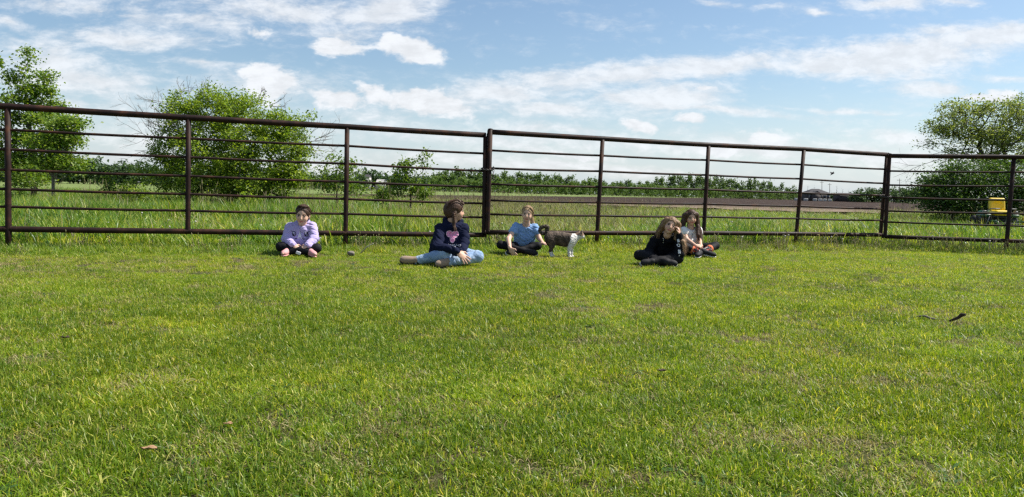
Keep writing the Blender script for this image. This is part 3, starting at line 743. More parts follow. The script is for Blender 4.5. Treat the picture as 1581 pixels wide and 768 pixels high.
# --- trees at the left edge
d = 28.0; b0 = gz(52, d)
tr = [b0, U(52, 262, d), U(50, 225, d), U(42, 180, d), U(38, 140, d)]
blobs = [Ub(45, 84, d, 7, 11, .25), Ub(38, 108, d, 12, 12, .4), Ub(66, 118, d, 18, 10, .5), Ub(20, 122, d, 9, 12, .4), Ub(52, 138, d, 30, 10, .8), Ub(80, 140, d, 14, 8, .4), Ub(40, 158, d, 33, 10, 1.0), Ub(88, 160, d, 12, 8, .4), Ub(28, 180, d, 42, 14, 1.3), Ub(70, 185, d, 26, 12, 1.0), Ub(20, 215, d, 40, 18, 1.2), Ub(62, 215, d, 28, 12, 1.0), Ub(20, 245, d, 34, 14, 1.0), Ub(40, 262, d, 24, 10, .8), Ub(50, 276, d, 26, 10, .9), Ub(20, 280, d, 22, 8, .8)]
plant('maple_tree', 'tall slender leafy tree at the left edge with a thin leaning tip', 'tree', b0, tr, blobs, 270, LF_LEFT, 54, (.14, .16, .095), .108, .072, .10, 12)
d = 26.5; b0 = gz(82, d)
tr = [b0, U(82, 275, d)]
blobs = [Ub(95, 190, d, 30, 22, .8), Ub(108, 215, d, 26, 16, .7), Ub(80, 225, d, 34, 26, .9), Ub(92, 250, d, 36, 14, .8), Ub(116, 190, d, 14, 10, .4), Ub(115, 258, d, 18, 8, .4)]
dead = [(U(82, 280, d - .2), U(78, 262, d - .3), 7, (.3, .2, .25)), (U(84, 280, d - .2), U(95, 262, d - .3), 7, (.3, .2, .25))]
plant('maple_tree', 'shorter leafy tree with several pale bare stems beside the tall left tree', 'tree', b0, tr, blobs, 150, LF_LEFT, 58, (.17, .18, .11), .105, .07, .055, 13, dead=dead, bark=DEAD)
d = 27.0; b0 = gz(-115, d)
tr = [b0, U(-115, 230, d), U(-100, 160, d)]
blobs = [Ub(-80, 95, d, 50, 22, 1), Ub(-120, 150, d, 60, 40, 1.5), Ub(-120, 220, d, 60, 40, 1.4), Ub(0, 92, d, 8, 6, .25), Ub(-20, 92, d, 14, 8, .3)]
plant('maple_tree', 'tree mostly outside the left edge with one leafy branch tip showing', 'tree', b0, tr, blobs, 190, LF_LEFT, 40, (.20, .20, .13), .15, .10, .10, 14)
# --- small growth along the bank
d = 24.0; b0 = gz(520, d)
plant('shrub', 'loose light green shrub just left of the tall post behind the navy girl', 'shrub', b0, [b0, U(520, 295, d)],
      [Ub(515, 255, d, 18, 16, .5), Ub(540, 262, d, 16, 14, .5), Ub(520, 285, d, 32, 16, .7), Ub(498, 275, d, 16, 14, .5), Ub(552, 290, d, 14, 10, .4)], 75, LF_SAP, 26, (.14, .14, .11), .09, .06, .028, 15)
d = 22.0; b0 = gz(634, d)
plant('sapling', 'young bright green tree with one tall leafy shoot behind the fence gap', 'tree', b0, [b0, U(634, 300, d), U(640, 270, d)],
      [Ub(657, 240, d, 7, 15, .2), Ub(632, 258, d, 16, 10, .4), Ub(622, 278, d, 24, 12, .5), Ub(645, 290, d, 22, 12, .5), Ub(612, 295, d, 20, 8, .4), Ub(655, 262, d, 8, 10, .3), Ub(655, 300, d, 10, 7, .3)], 95, LF_SAP, 24, (.11, .11, .085), .085, .055, .03, 16, up_bias=.6)
for k, (px, py, h, dd, lab) in enumerate([(32, 268, 22, 24, 'small light green shrub under the tall left tree'), (172, 281, 13, 24.5, 'low pale green shrub between the left tree and the big bush'),
                                        (196, 290, 7, 24, 'tiny leafy shrub just left of the big bush'), (590, 296, 10, 22.5, 'low yellow green shrub left of the young tree'), (385, 308, 9, 21, 'leafy weed clump in the grass before the big bush'), (212, 300, 12, 23, 'dark leafy weed clump at the left foot of the big bush')]):
    b0 = gz(px, dd)
    plant('shrub', lab, 'shrub', b0, [b0, b0 + (0, 0, .2)], [Ub(px, py, dd, h * .9, h, .3), Ub(px - h * .5, py + h * .9, dd, h * .8, h * .6, .3), Ub(px + h * .6, py + h * .8, dd, h * .7, h * .6, .3)],
          26, LF_SAP if k in (0, 1, 3) else LF_BUSH, 22, (.10, .10, .08), .085, .055, .014, 30 + k)
# --- willow and dark thicket on the right
d = 27.0; b0 = gz(1565, d)
tr = [b0, U(1563, 300, d), U(1556, 260, d), U(1548, 225, d)]
blobs = [Ub(1480, 172, d, 34, 16, 1.2), Ub(1525, 170, d, 40, 16, 1.3), Ub(1560, 180, d, 30, 24, 1.3), Ub(1600, 170, d, 40, 30, 1.6), Ub(1465, 200, d, 40, 16, 1.2), Ub(1505, 208, d, 40, 22, 1.4),
         Ub(1438, 222, d, 22, 9, .7), Ub(1550, 215, d, 45, 24, 1.5), Ub(1610, 225, d, 50, 34, 1.6), Ub(1468, 238, d, 30, 8, .8), Ub(1515, 246, d, 38, 12, 1.1), Ub(1560, 255, d, 36, 14, 1.2), Ub(1569, 160, d, 6, 10, .3), Ub(1490, 155, d, 10, 6, .3)]
dead = [(U(1500, 225, d), U(1440, 238, d), 12, (.5, .4, .16)), (U(1520, 265, d), U(1480, 262, d), 10, (.4, .4, .2)), (U(1500, 240, d), U(1445, 262, d), 8, (.4, .3, .2))]
plant('willow_tree', 'airy grey green willow tree with open twiggy crown at the right edge', 'tree', b0, tr, blobs, 540, LF_WILL, 40, (.15, .18, .10), .098, .042, .12, 17, dead=dead, droop=.15, shell=.5, tip=.0055)
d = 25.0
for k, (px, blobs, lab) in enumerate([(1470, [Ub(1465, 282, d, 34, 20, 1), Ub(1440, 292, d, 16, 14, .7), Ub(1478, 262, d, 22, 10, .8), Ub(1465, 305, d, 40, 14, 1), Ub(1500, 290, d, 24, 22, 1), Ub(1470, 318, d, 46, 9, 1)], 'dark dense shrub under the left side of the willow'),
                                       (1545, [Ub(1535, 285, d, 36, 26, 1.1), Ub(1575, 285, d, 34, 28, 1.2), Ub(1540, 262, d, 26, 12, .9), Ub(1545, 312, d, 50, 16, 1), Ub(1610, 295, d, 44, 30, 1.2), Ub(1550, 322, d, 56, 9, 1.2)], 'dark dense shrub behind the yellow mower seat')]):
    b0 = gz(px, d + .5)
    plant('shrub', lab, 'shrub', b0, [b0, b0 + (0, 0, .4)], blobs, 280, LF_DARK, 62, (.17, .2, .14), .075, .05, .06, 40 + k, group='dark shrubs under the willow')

# --- far belts: every tree an object, a few shapes shared
def far_tree(name, kind, seed, mat):
    g = np.random.default_rng(seed)
    if kind == 'spire':      # young poplar, upright shoots
        n = 26; z = np.sort(g.random(n)) ** .8; w = (1 - z) ** .75 * .24 + .02
        C = np.c_[g.normal(0, 1, n) * w, g.normal(0, 1, n) * w, .06 + z * .92]; V, t = leaf_cloud(C, 18, (.06, .06, .055), .10, .065, -.35, seed)
    elif kind == 'round':
        C = blob_points([((0, 0, .62), (.34, .34, .34)), ((.16, 0, .42), (.28, .28, .24)), ((-.18, 0, .46), (.26, .26, .26)), ((.05, 0, .22), (.3, .3, .16))], 60, seed); V, t = leaf_cloud(C, 14, (.07, .07, .05), .10, .07, 0, seed)
    else:                     # bare pole-like dead spruce
        C = np.c_[g.normal(0, .02, 10), g.normal(0, .02, 10), np.linspace(.3, 1, 10)]; V, t = leaf_cloud(C, 4, (.03, .03, .03), .05, .015, 0, seed)
    tk = MB().tube([(0, 0, -.02), (0, 0, .5), (g.normal(0, .01), 0, .96)], [.018, .012, .003], 4, False)
    tv = np.vstack(tk.v); tq = np.vstack(tk.q)
    return mk_mesh(name + '_crown', V, t, mat), mk_mesh(name + '_trunk', tv, tq, BARK)
FAR_L = m_leaf('poplar_leaf', [(0, (0.072, 0.138, 0.032)), (.5, (0.116, 0.196, 0.043)), (1, (0.181, 0.254, 0.061))], .6, .3)
FAR_D = m_leaf('woods_leaf', [(0, (0.041, 0.084, 0.029)), (.5, (0.061, 0.116, 0.038)), (1, (0.094, 0.152, 0.052))], .6, .25)
FAR_M = m_leaf('back_poplar_leaf', [(0, (0.065, 0.123, 0.035)), (.5, (0.102, 0.171, 0.046)), (1, (0.160, 0.225, 0.061))], .6, .28)
FAR_Y = m_leaf('yellow_poplar_leaf', [(0, (0.131, 0.203, 0.043)), (1, (0.246, 0.304, 0.072))], .6, .3)
lib = {('spire', 'L'): [far_tree('poplar', 'spire', 100 + i, FAR_L) for i in range(5)], ('spire', 'M'): [far_tree('poplar', 'spire', 120 + i, FAR_M) for i in range(5)],
       ('round', 'D'): [far_tree('broadleaf', 'round', 140 + i, FAR_D) for i in range(5)], ('round', 'M'): [far_tree('broadleaf', 'round', 150 + i, FAR_M) for i in range(4)],
       ('round', 'Y'): [far_tree('broadleaf', 'round', 160 + i, FAR_Y) for i in range(3)], ('bare', 'B'): [far_tree('dead_tree', 'bare', 170 + i, BARK) for i in range(3)]}
for m_ in (MAT_GROUND,): pass
g = np.random.default_rng(77)
def far(name, key, px, d, h, label, group, wide=1.0, parts=False):
    cm, tm = lib[key][g.integers(len(lib[key]))]
    p = gz(px, d, .1)
    o = empty(name, p, label, 'tree', group); o.rotation_euler = (0, 0, g.random() * 6.283); o.scale = (h * wide, h * wide, h)
    c_ = bpy.data.objects.new('crown', cm); COL.objects.link(c_); c_.parent = o
    t = bpy.data.objects.new('trunk', tm); COL.objects.link(t); t.parent = o
    return o
A = 'slim young poplar in the front row of the far shelter belt'
for px in np.arange(664, 1232, 4.6):
    d = 300 + g.normal(0, 3); h = np.interp(px, [660, 760, 900, 1080, 1232], [4.4, 4.3, 3.9, 3.3, 2.6]) * g.uniform(.82, 1.2)
    far('poplar_tree', ('spire', 'L'), px + g.normal(0, 1.2), d, h, A, 'front row of young poplars', 1.0)
B = 'taller dark green poplar rising behind the young poplar row'
for px in np.arange(662, 1228, 5.4):
    d = 322 + g.normal(0, 4); top = np.interp(px, [660, 690, 740, 830, 930, 1000, 1040, 1080, 1150, 1228], [274, 268, 268, 274, 282, 284, 278, 276, 282, 291])
    h = (hor(px) - top) * d / F + .84; far('poplar_tree', ('spire', 'M') if g.random() < .92 else ('round', 'M'), px + g.normal(0, 1.5), d, h * g.uniform(.86, 1.24), B, 'tall poplars behind the young row', .85)
for px in np.arange(665, 1220, 7.0):
    d = 312 + g.normal(0, 2); h = np.interp(px, [660, 830, 1220], [5.6, 5.0, 3.4]) * g.uniform(.85, 1.15)
    far('poplar_tree', ('spire', 'L') if g.random() < .8 else ('round', 'Y' if px > 990 and g.random() < .5 else 'M'), px, d, h, 'mid height light green poplar between the two far rows', 'middle row of poplars', 1.3)
Cc = 'dark rounded tree in the wood beyond the field on the left'
for px in np.arange(-60, 560, 10.5):
    d = 210 + g.normal(0, 8); top = np.interp(px, [-60, 100, 125, 180, 250, 400, 560], [244, 244, 241, 250, 254, 262, 268]) + g.normal(0, 2.5)
    h = (hor(px) - top) * d / F + .84; far('woodland_tree', ('round', 'D'), px + g.normal(0, 2), d, h, Cc, 'dark wood beyond the left field', 1.05)
for px in np.arange(-60, 560, 13.0):
    d = 203 + g.normal(0, 3); h = 4.2 * g.uniform(.7, 1.2); far('woodland_tree', ('round', 'D' if g.random() < .7 else 'M'), px + g.normal(0, 2), d, h, 'low dark tree at the front edge of the left wood', 'edge of the left wood', 1.3)
for px in (562, 574, 586, 599, 612, 625, 640, 652):
    d = 230 + g.normal(0, 5); top = 262 + g.normal(0, 3) + (px - 570) * .05; h = (hor(px) - top) * d / F + .84
    far('woodland_tree', ('round', 'D'), px, d, h, 'dark rounded tree beyond the young tree near the white shed', 'dark trees by the white shed', 1.1)
for px in np.arange(1312, 1440, 7.5):
    d = 250 + g.normal(0, 8); top = np.interp(px, [1312, 1335, 1440], [297, 290, 288]) + g.normal(0, 1.5); h = (hor(px) - top) * d / F + .84
    far('woodland_tree', ('round', 'D'), px, d, h, 'dark round tree in the far clump right of the house', 'dark far clump on the right', 1.2)
for px in (1222, 1228, 1246, 1256, 1291, 1300, 1309):
    d = 340 + g.normal(0, 8); h = g.uniform(5.0, 7.0); far('bare_tree', ('bare', 'B'), px, d, h, 'thin bare tree standing near the far dark house', 'bare trees round the far house', 1.0)
for px in np.arange(1226, 1320, 7.0):
    d = 330 + g.normal(0, 8); h = 3.6 * g.uniform(.7, 1.2); far('woodland_tree', ('round', 'D'), px, d, h, 'low dark tree behind the far house', 'low trees behind the far house', 1.3)
# ================================================================== far house, shed, poles
m_roof = m_simple('dark_shingles', (.045, .042, .045), .85, .3, 3)
m_wall = m_simple('dark_siding', (.060, .050, .048), .8, .25, 3)
m_pale = m_simple('pale_siding', (.40, .39, .37), .7, .15, 3)
m_glass = m_simple('window_glass', (.03, .035, .045), .15, .2, 2, .6)
m_pole = m_simple('pole_wood', (.15, .13, .11), .9, .3, 4)
def quadbox(mb, c, s, yaw=0): 
    R_ = Matrix.Rotation(yaw, 3, 'Z'); mb.box(c, s, R_); return mb
d = 250.0; s = d / F
hb = gz(1258, d, .1); root = empty('house', hb, 'dark low house with hipped roof far beyond the tilled field', 'house')
w, dp, eh, rh = 32 * s, 7.0, 2.5, 4.0
MB().box(hb + (0, 0, eh / 2), (w, dp, eh)).build('wall', m_wall, root)
def hip(c, w, dp, z0, z1, ridge, name, par):
    V = np.array([(-w / 2, -dp / 2, z0), (w / 2, -dp / 2, z0), (w / 2, dp / 2, z0), (-w / 2, dp / 2, z0), (-ridge / 2, 0, z1), (ridge / 2, 0, z1)]) + c
    return obj(name, V, [(0, 1, 5, 4), (1, 2, 5), (2, 3, 4, 5), (3, 0, 4), (3, 2, 1, 0)], m_roof, par)
hip(hb + (0, 0, 0), w + .9, dp + .9, eh, rh, w * .34, 'roof', root)
gb = hb + np.array([-w * .2, -dp / 2 - .9, 0]); MB().box(gb + (0, .3, 1.3), (2.6, 1.6, 2.3)).build('gable_wall', m_wall, root)
V = np.array([(-1.6, -.7, 2.4), (1.6, -.7, 2.4), (0, -.7, 3.3), (-1.6, 3.0, 2.4), (1.6, 3.0, 2.4), (0, 3.0, 3.3)]) + gb
obj('gable_roof', V, [(0, 1, 2), (1, 4, 5, 2), (3, 0, 2, 5), (0, 3, 4, 1), (5, 4, 3)], m_roof, root)
for k in (-.42, .05, .25, .42):
    wf = MB().box(hb + (k * w, -dp / 2 - .03, 1.45), (1.0, .06, 1.0)).build('window', m_pale, root); MB().box(hb + (k * w, -dp / 2 - .07, 1.45), (.8, .06, .8)).build('pane', m_glass, wf)
ga = gz(1228, d + 3, .1)
r2 = empty('shed', gz(1312, d, .1), 'long dark low shed right of the far house', 'shed')
sb = np.array(r2.location); MB().box(sb + (0, 0, 1.0), (42 * s, 5, 2.0)).build('wall', m_wall, r2); hip(sb, 43 * s, 5.6, 2.0, 2.9, 38 * s, 'roof', r2)
for k, (px, wd) in enumerate([(1229, 4), (1244, 5.5), (1258, 5), (1266, 5), (1273, 5), (1281, 5)]):
    p = gz(px, d - 8, .1); r3 = empty('hay_bale', p, 'pale low block in the row before the far dark house', 'bale', 'pale bales before the far house')
    MB().box(p + (0, 0, .45), (wd * s, 1.0, .8), bev=.12).build('bale_body', m_pale, r3); MB().box(p + (0, 0, .03), (wd * s * .9, .9, .06)).build('base', m_pole, r3)
# white farm building beyond the young tree
d = 224.0; s = d / F; p = gz(590, d, .1); r4 = empty('shed', p, 'small white farm shed glimpsed left of the young tree', 'shed')
MB().box(p + (0, 0, 1.1), (15 * s, 5, 2.2)).build('wall', m_pale, r4)
V = np.array([(-8 * s, -2.8, 2.2), (8 * s, -2.8, 2.2), (8 * s, 2.8, 2.2), (-8 * s, 2.8, 2.2), (-8 * s, 0, 3.3), (8 * s, 0, 3.3)]) + p
obj('roof', V, [(0, 1, 5, 4), (2, 3, 4, 5), (1, 2, 5), (3, 0, 4), (3, 2, 1, 0)], m_pale, r4)
p = gz(567, d - 4, .1); r5 = empty('shed', p, 'tiny white hut at the edge of the dark trees', 'shed')
MB().box(p + (0, 0, 1.9), (9 * s, 3, 3.8)).build('wall', m_pale, r5); hip(p, 10 * s, 3.6, 3.8, 4.6, 5 * s, 'roof', r5)
for px, top, d, lab in ((1269, 279.5, 260, 'tall thin pole rising beside the far house roof'), (1281, 283, 265, 'shorter thin pole right of the far house'), (1165, 277.5, 330, 'thin mast above the far poplar row'), (1389, 276, 240, 'thin pale mast above the dark clump on the right')):
    b = gz(px, d, .1); t = U(px, top, d); r6 = empty('utility_pole', b, lab, 'pole')
    MB().tube([b, (b + t) / 2, t], [.12, .10, .07], 6).build('shaft', m_pole, r6); MB().box(t + (0, 0, -.5), (1.3, .1, .1)).build('crossarm', m_pole, r6)
# bird over the field
d = 60.; c = U(1285, 269, d); r7 = empty('bird', c, 'small dark bird flying above the field right of centre', 'bird')
m_bird = m_simple('dark_feathers', (.03, .028, .03), .7)
MB().tube([c + (-.16, 0, -.10), c + (-.05, 0, -.02), c + (.07, 0, .05), c + (.14, 0, .08), c + (.18, 0, .085)], [.012, .04, .045, .03, .006], 8).build('body', m_bird, r7, True)
for sg in (-1, 1):
    V = np.array([(.06, 0, .05), (-.05, 0, -.01), (-.10, sg * .18, .10), (-.02, sg * .30, .19), (.05, sg * .17, .13)]) + c
    Vb = V + (0, 0, -.012); obj('wing', np.vstack([V, Vb]), [(0, 1, 2, 4), (2, 3, 4), (9, 7, 6, 5), (9, 8, 7)] + [(i, (i + 1) % 5, (i + 1) % 5 + 5, i + 5) for i in range(5)], m_bird, r7)
# ================================================================== smooth solid figures: signed distances on a grid, surfaced once
class Field:
    def __init__(s, lo, hi, h):
        s.h = h; s.lo = np.array(lo, float); s.n = np.ceil((np.array(hi) - s.lo) / h).astype(int) + 1
        s.f = np.full(s.n, 1.0, np.float32)
    def block(s, lo, hi):
        a = np.clip(np.floor((np.array(lo) - s.lo) / s.h).astype(int), 0, s.n); b = np.clip(np.ceil((np.array(hi) - s.lo) / s.h).astype(int) + 1, 0, s.n)
        if np.any(b - a < 1): return None, None
        ax = [s.lo[i] + s.h * np.arange(a[i], b[i]) for i in range(3)]
        Pt = np.stack(np.meshgrid(*ax, indexing='ij'), -1).astype(np.float32)
        return tuple(slice(a[i], b[i]) for i in range(3)), Pt
    def put(s, sl, d, k, op):
        f = s.f[sl]
        if op == 'add':
            if k > 0: hh = np.clip(.5 + .5 * (f - d) / k, 0, 1); s.f[sl] = f + (d - f) * hh - k * hh * (1 - hh)
            else: s.f[sl] = np.minimum(f, d)
        else:
            nd = -d
            if k > 0: hh = np.clip(.5 - .5 * (f - nd) / k, 0, 1); s.f[sl] = f + (nd - f) * hh + k * hh * (1 - hh)
            else: s.f[sl] = np.maximum(f, nd)
    def cone(s, a, b, ra, rb, k=.02, op='add', flat=None):
        a, b = np.array(a, np.float32), np.array(b, np.float32); m_ = max(ra, rb) + k + 2 * s.h
        sl, P_ = s.block(np.minimum(a, b) - m_, np.maximum(a, b) + m_)
        if sl is None: return
        ab = b - a; q = P_ - a; t = np.clip(q @ ab / (ab @ ab + 1e-9), 0, 1); w = q - t[..., None] * ab
        if flat is not None:                              # squash along a direction
            ax, fac = flat; ax = np.array(ax, np.float32); c = w @ ax; w = w + c[..., None] * ax * (1 / fac - 1)
        s.put(sl, np.linalg.norm(w, axis=-1) - (ra + t * (rb - ra)), k, op)
    def ell(s, c, r, R_=None, k=.02, op='add'):
        c = np.array(c, np.float32); r = np.array([r] * 3 if np.isscalar(r) else r, np.float32); m_ = r.max() + k + 2 * s.h
        sl, P_ = s.block(c - m_, c + m_)
        if sl is None: return
        q = P_ - c
        if R_ is not None: q = q @ np.array(R_, np.float32)       # columns are the axes
        k0 = np.linalg.norm(q / r, axis=-1); k1 = np.linalg.norm(q / (r * r), axis=-1) + 1e-6
        s.put(sl, k0 * (k0 - 1) / k1, k, op)
    def rbox(s, c, half, r, R_, k=.02):
        c = np.array(c, np.float32); hf = np.array(half, np.float32) - r; m_ = float(np.linalg.norm(half)) + k + 2 * s.h
        sl, P_ = s.block(c - m_, c + m_)
        if sl is None: return
        q = np.abs((P_ - c) @ np.array(R_, np.float32)) - hf
        s.put(sl, np.linalg.norm(np.maximum(q, 0), axis=-1) + np.minimum(q.max(-1), 0) - r, k, 'add')
    def path(s, pts, rad, k=.015, op='add', flat=None):
        rad = [rad] * len(pts) if np.isscalar(rad) else rad
        for i in range(len(pts) - 1): s.cone(pts[i], pts[i + 1], rad[i], rad[i + 1], k, op, flat)
    def cut(s, p, n, k=.004):                             # keep the side n points away from
        n = np.array(n, float); n /= np.linalg.norm(n)
        ax = [s.lo[i] + s.h * np.arange(s.n[i]) for i in range(3)]
        d = (ax[0][:, None, None] - p[0]) * n[0] + (ax[1][None, :, None] - p[1]) * n[1] + (ax[2][None, None] - p[2]) * n[2]
        s.f = np.maximum(s.f, d.astype(np.float32))
    def wrinkle(s, amp, freq, seed=0, aniso=(1, 1, 1), ridge=False, waves=5):
        g = np.random.default_rng(seed); ax = [s.lo[i] + s.h * np.arange(s.n[i]) for i in range(3)]
        X, Y, Z = np.meshgrid(*ax, indexing='ij'); X = X.astype(np.float32); Y = Y.astype(np.float32); Z = Z.astype(np.float32); w = 0
        for i in range(waves):
            d = g.normal(0, 1, 3) * aniso; d /= np.linalg.norm(d); fr = freq * g.uniform(.6, 1.7); ph = g.random() * 6
            w = w + (lambda v: 1.6 * (1 - np.abs(v)) ** 2 - .55 if ridge else v)(np.sin(fr * (X * d[0] + Y * d[1] + Z * d[2]) + ph + 1.5 * np.sin(fr * .5 * (X * d[2] - Y * d[0] + Z * d[1]))))
        s.f = s.f + (amp / 2.2 * w).astype(np.float32)
    def mesh(s):
        f = s.f; I = f < 0
        cnt = np.zeros(s.n - 1, np.int8)
        offs = [(i, j, k) for i in (0, 1) for j in (0, 1) for k in (0, 1)]
        sub = lambda A, o: A[o[0]:A.shape[0] - 1 + o[0], o[1]:A.shape[1] - 1 + o[1], o[2]:A.shape[2] - 1 + o[2]]
        for o in offs: cnt += sub(I, o)
        act = (cnt > 0) & (cnt < 8); ijk = np.argwhere(act); nid = np.full(act.shape, -1, np.int32); nid[act] = np.arange(len(ijk))
        val = {o: sub(f, o)[act] for o in offs}
        acc_ = np.zeros((len(ijk), 3)); num = np.zeros(len(ijk))
        for a in offs:
            for ax in range(3):
                if a[ax] == 0:
                    b = list(a); b[ax] = 1; b = tuple(b); va, vb = val[a], val[b]; cr = (va < 0) != (vb < 0)
                    t = np.where(cr, va / (va - vb + 1e-12), 0)
                    p = np.tile(np.array(a, float), (len(ijk), 1)); p[:, ax] = t
                    acc_[cr] += p[cr]; num[cr] += 1
        V = s.lo + s.h * (ijk + acc_ / num[:, None]); Q = []
        for ax in range(3):
            u, v = [(1, 2), (2, 0), (0, 1)][ax]
            sl0 = [slice(None)] * 3; sl1 = [slice(None)] * 3; sl0[ax] = slice(0, -1); sl1[ax] = slice(1, None)
            A, B = I[tuple(sl0)], I[tuple(sl1)]; e = np.argwhere(A != B)
            ok = (e[:, u] > 0) & (e[:, v] > 0) & (e[:, u] < s.n[u] - 1) & (e[:, v] < s.n[v] - 1); e = e[ok]
            ins = A[tuple(e.T)]
            def c(du, dv): g_ = e.copy(); g_[:, u] += du; g_[:, v] += dv; return nid[tuple(g_.T)]
            q = np.stack([c(-1, -1), c(0, -1), c(0, 0), c(-1, 0)], 1); q[~ins] = q[~ins][:, ::-1]; Q.append(q)
        return V, np.vstack(Q)
def nrm(v): v = np.array(v, float); return v / (np.linalg.norm(v) + 1e-12)

def m_vcol(name, rough=.6, spec=.35, fine=60, var=.12, sss=0, bstr=.15, bdist=.002, stretch=(1, 1, 1)):
    m, T = new_mat(name); at = T.n('ShaderNodeVertexColor', layer_name='Col').outputs[0]; co = T.n('ShaderNodeTexCoord').outputs['Object']
    nn = T.noise(T.scale(co, stretch), fine, 4, .6); c = T.mix(1.0, at, T.ramp(nn, [(.25, (1 - var,) * 3), (.75, (1 + var,) * 3)]), 'MULTIPLY')
    kw = {'Subsurface Weight': sss, 'Subsurface Radius': (.012, .005, .003)} if sss else {}
    fin_mat(T, bsdf(T, c, rough, spec, 0, nn, bstr, bdist, **kw).outputs[0]); return m
def m_cloth(name, col, var=.18, rough=.85, fine=260, spec=.2, wear=None):
    m, T = new_mat(name); co = T.n('ShaderNodeTexCoord').outputs['Object']
    n_f, n_c = T.noise(co, fine, 3, .6), T.noise(co, 9, 4, .6)
    c = T.mix(n_f, tuple(x * (1 - var) for x in col) + (1,), tuple(min(1, x * (1 + var)) for x in col) + (1,))
    if wear: c = T.mix(T.smooth(n_c, .42, .62), c, (*wear, 1))
    fin_mat(T, bsdf(T, c, rough, spec, 0, n_c, .35, .01, **({'Sheen Weight': .12} if max(col) > .1 else {})).outputs[0]); return m
M_SKIN = m_vcol('skin', .5, .35, 120, .05, 0, .05, .001)
M_EYE = m_vcol('eyeball', .4, .2, 50, .02)
def m_hair(name, dark, mid, light, rough=.55):
    m, T = new_mat(name); co = T.n('ShaderNodeTexCoord').outputs['Object']
    n_a = T.noise(T.scale(co, (1, 1, .16)), 130, 4, .65); ri = T.n('ShaderNodeNewGeometry').outputs['Random Per Island']
    c = T.ramp(T.math('ADD', T.math('MULTIPLY', n_a, .8), T.math('MULTIPLY', ri, .2)), [(.28, dark), (.5, mid), (.72, light)])
    fin_mat(T, bsdf(T, c, rough, .28, 0, n_a, .6, .006).outputs[0]); return m
M_SHOEB = m_cloth('black_canvas', (.018, .018, .020), .2, .7); M_SOLE = m_simple('white_rubber', (.62, .60, .56), .6, .12, 40)
SKIN = np.array([.58, .35, .245]); SKIN_P = np.array([.63, .40, .29])

def hand(Fd, w, d, n, side, L, curl=.35, spread=.16, skin=0.0):
    """palm, four unequal bent fingers, thumb from the palm's side. d along the hand, n out of the back, side towards the thumb"""
    d, n = nrm(d), nrm(n); n = nrm(n - d * (n @ d)); sd_ = nrm(np.cross(d, n)); sd_ = sd_ if sd_ @ np.array(side) > 0 else -sd_
    pl = L * .50; w = np.array(w)
    c = w + d * pl * .55
    Fd.ell(c, (pl * .62, L * .23, L * .085), np.stack([d, sd_, n], 1), .008)
    Fd.cone(w - d * .02, w + d * pl * .3, L * .13, L * .12, .012, flat=(n, .8))
    for i, (off, ln, sp) in enumerate(((.17, .44, .12), (.06, .50, .03), (-.055, .47, -.05), (-.16, .37, -.16))):
        r = L * .046 * (1, 1.02, .98, .88)[i]
        a = w + d * pl * .92 + sd_ * off * L; dr = nrm(d + sd_ * (sp + spread * (off * 3))); p = a - dr * .01; pts = [p]; ang = curl * .5
        for seg in (.46, .30, .24):
            v = dr * math.cos(ang) - n * math.sin(ang); p = p + v * ln * L * seg; pts.append(p); ang += curl * (1 + .12 * i)
        Fd.path(pts, [r * 1.05, r, r * .95, r * .8], .004)
    t0 = w + d * pl * .28 + sd_ * L * .17; t1 = t0 + nrm(d * .75 + sd_ * .75 - n * .15) * L * .22; t2 = t1 + nrm(d * .95 + sd_ * .25 - n * .3) * L * .17
    Fd.path([t0 - sd_ * .012, t0, t1, t2], [L * .07, L * .065, L * .055, L * .042], .008)
def head_frame(c, f, roll=0.):
    f = nrm(f); r = nrm(np.cross(f, (0, 0, 1))) * -1; r = nrm(np.cross((0, 0, 1), f)) * -1 if False else nrm(np.cross(f, (0, 0, 1)))
    r = -r                                    # seen from in front, r points to the viewer's right
    u = nrm(np.cross(f, r)) ; u = u if u[2] > 0 else -u
    r2 = r * math.cos(roll) - u * math.sin(roll); u2 = u * math.cos(roll) + r * math.sin(roll)
    return np.array(c, float), r2, f, u2
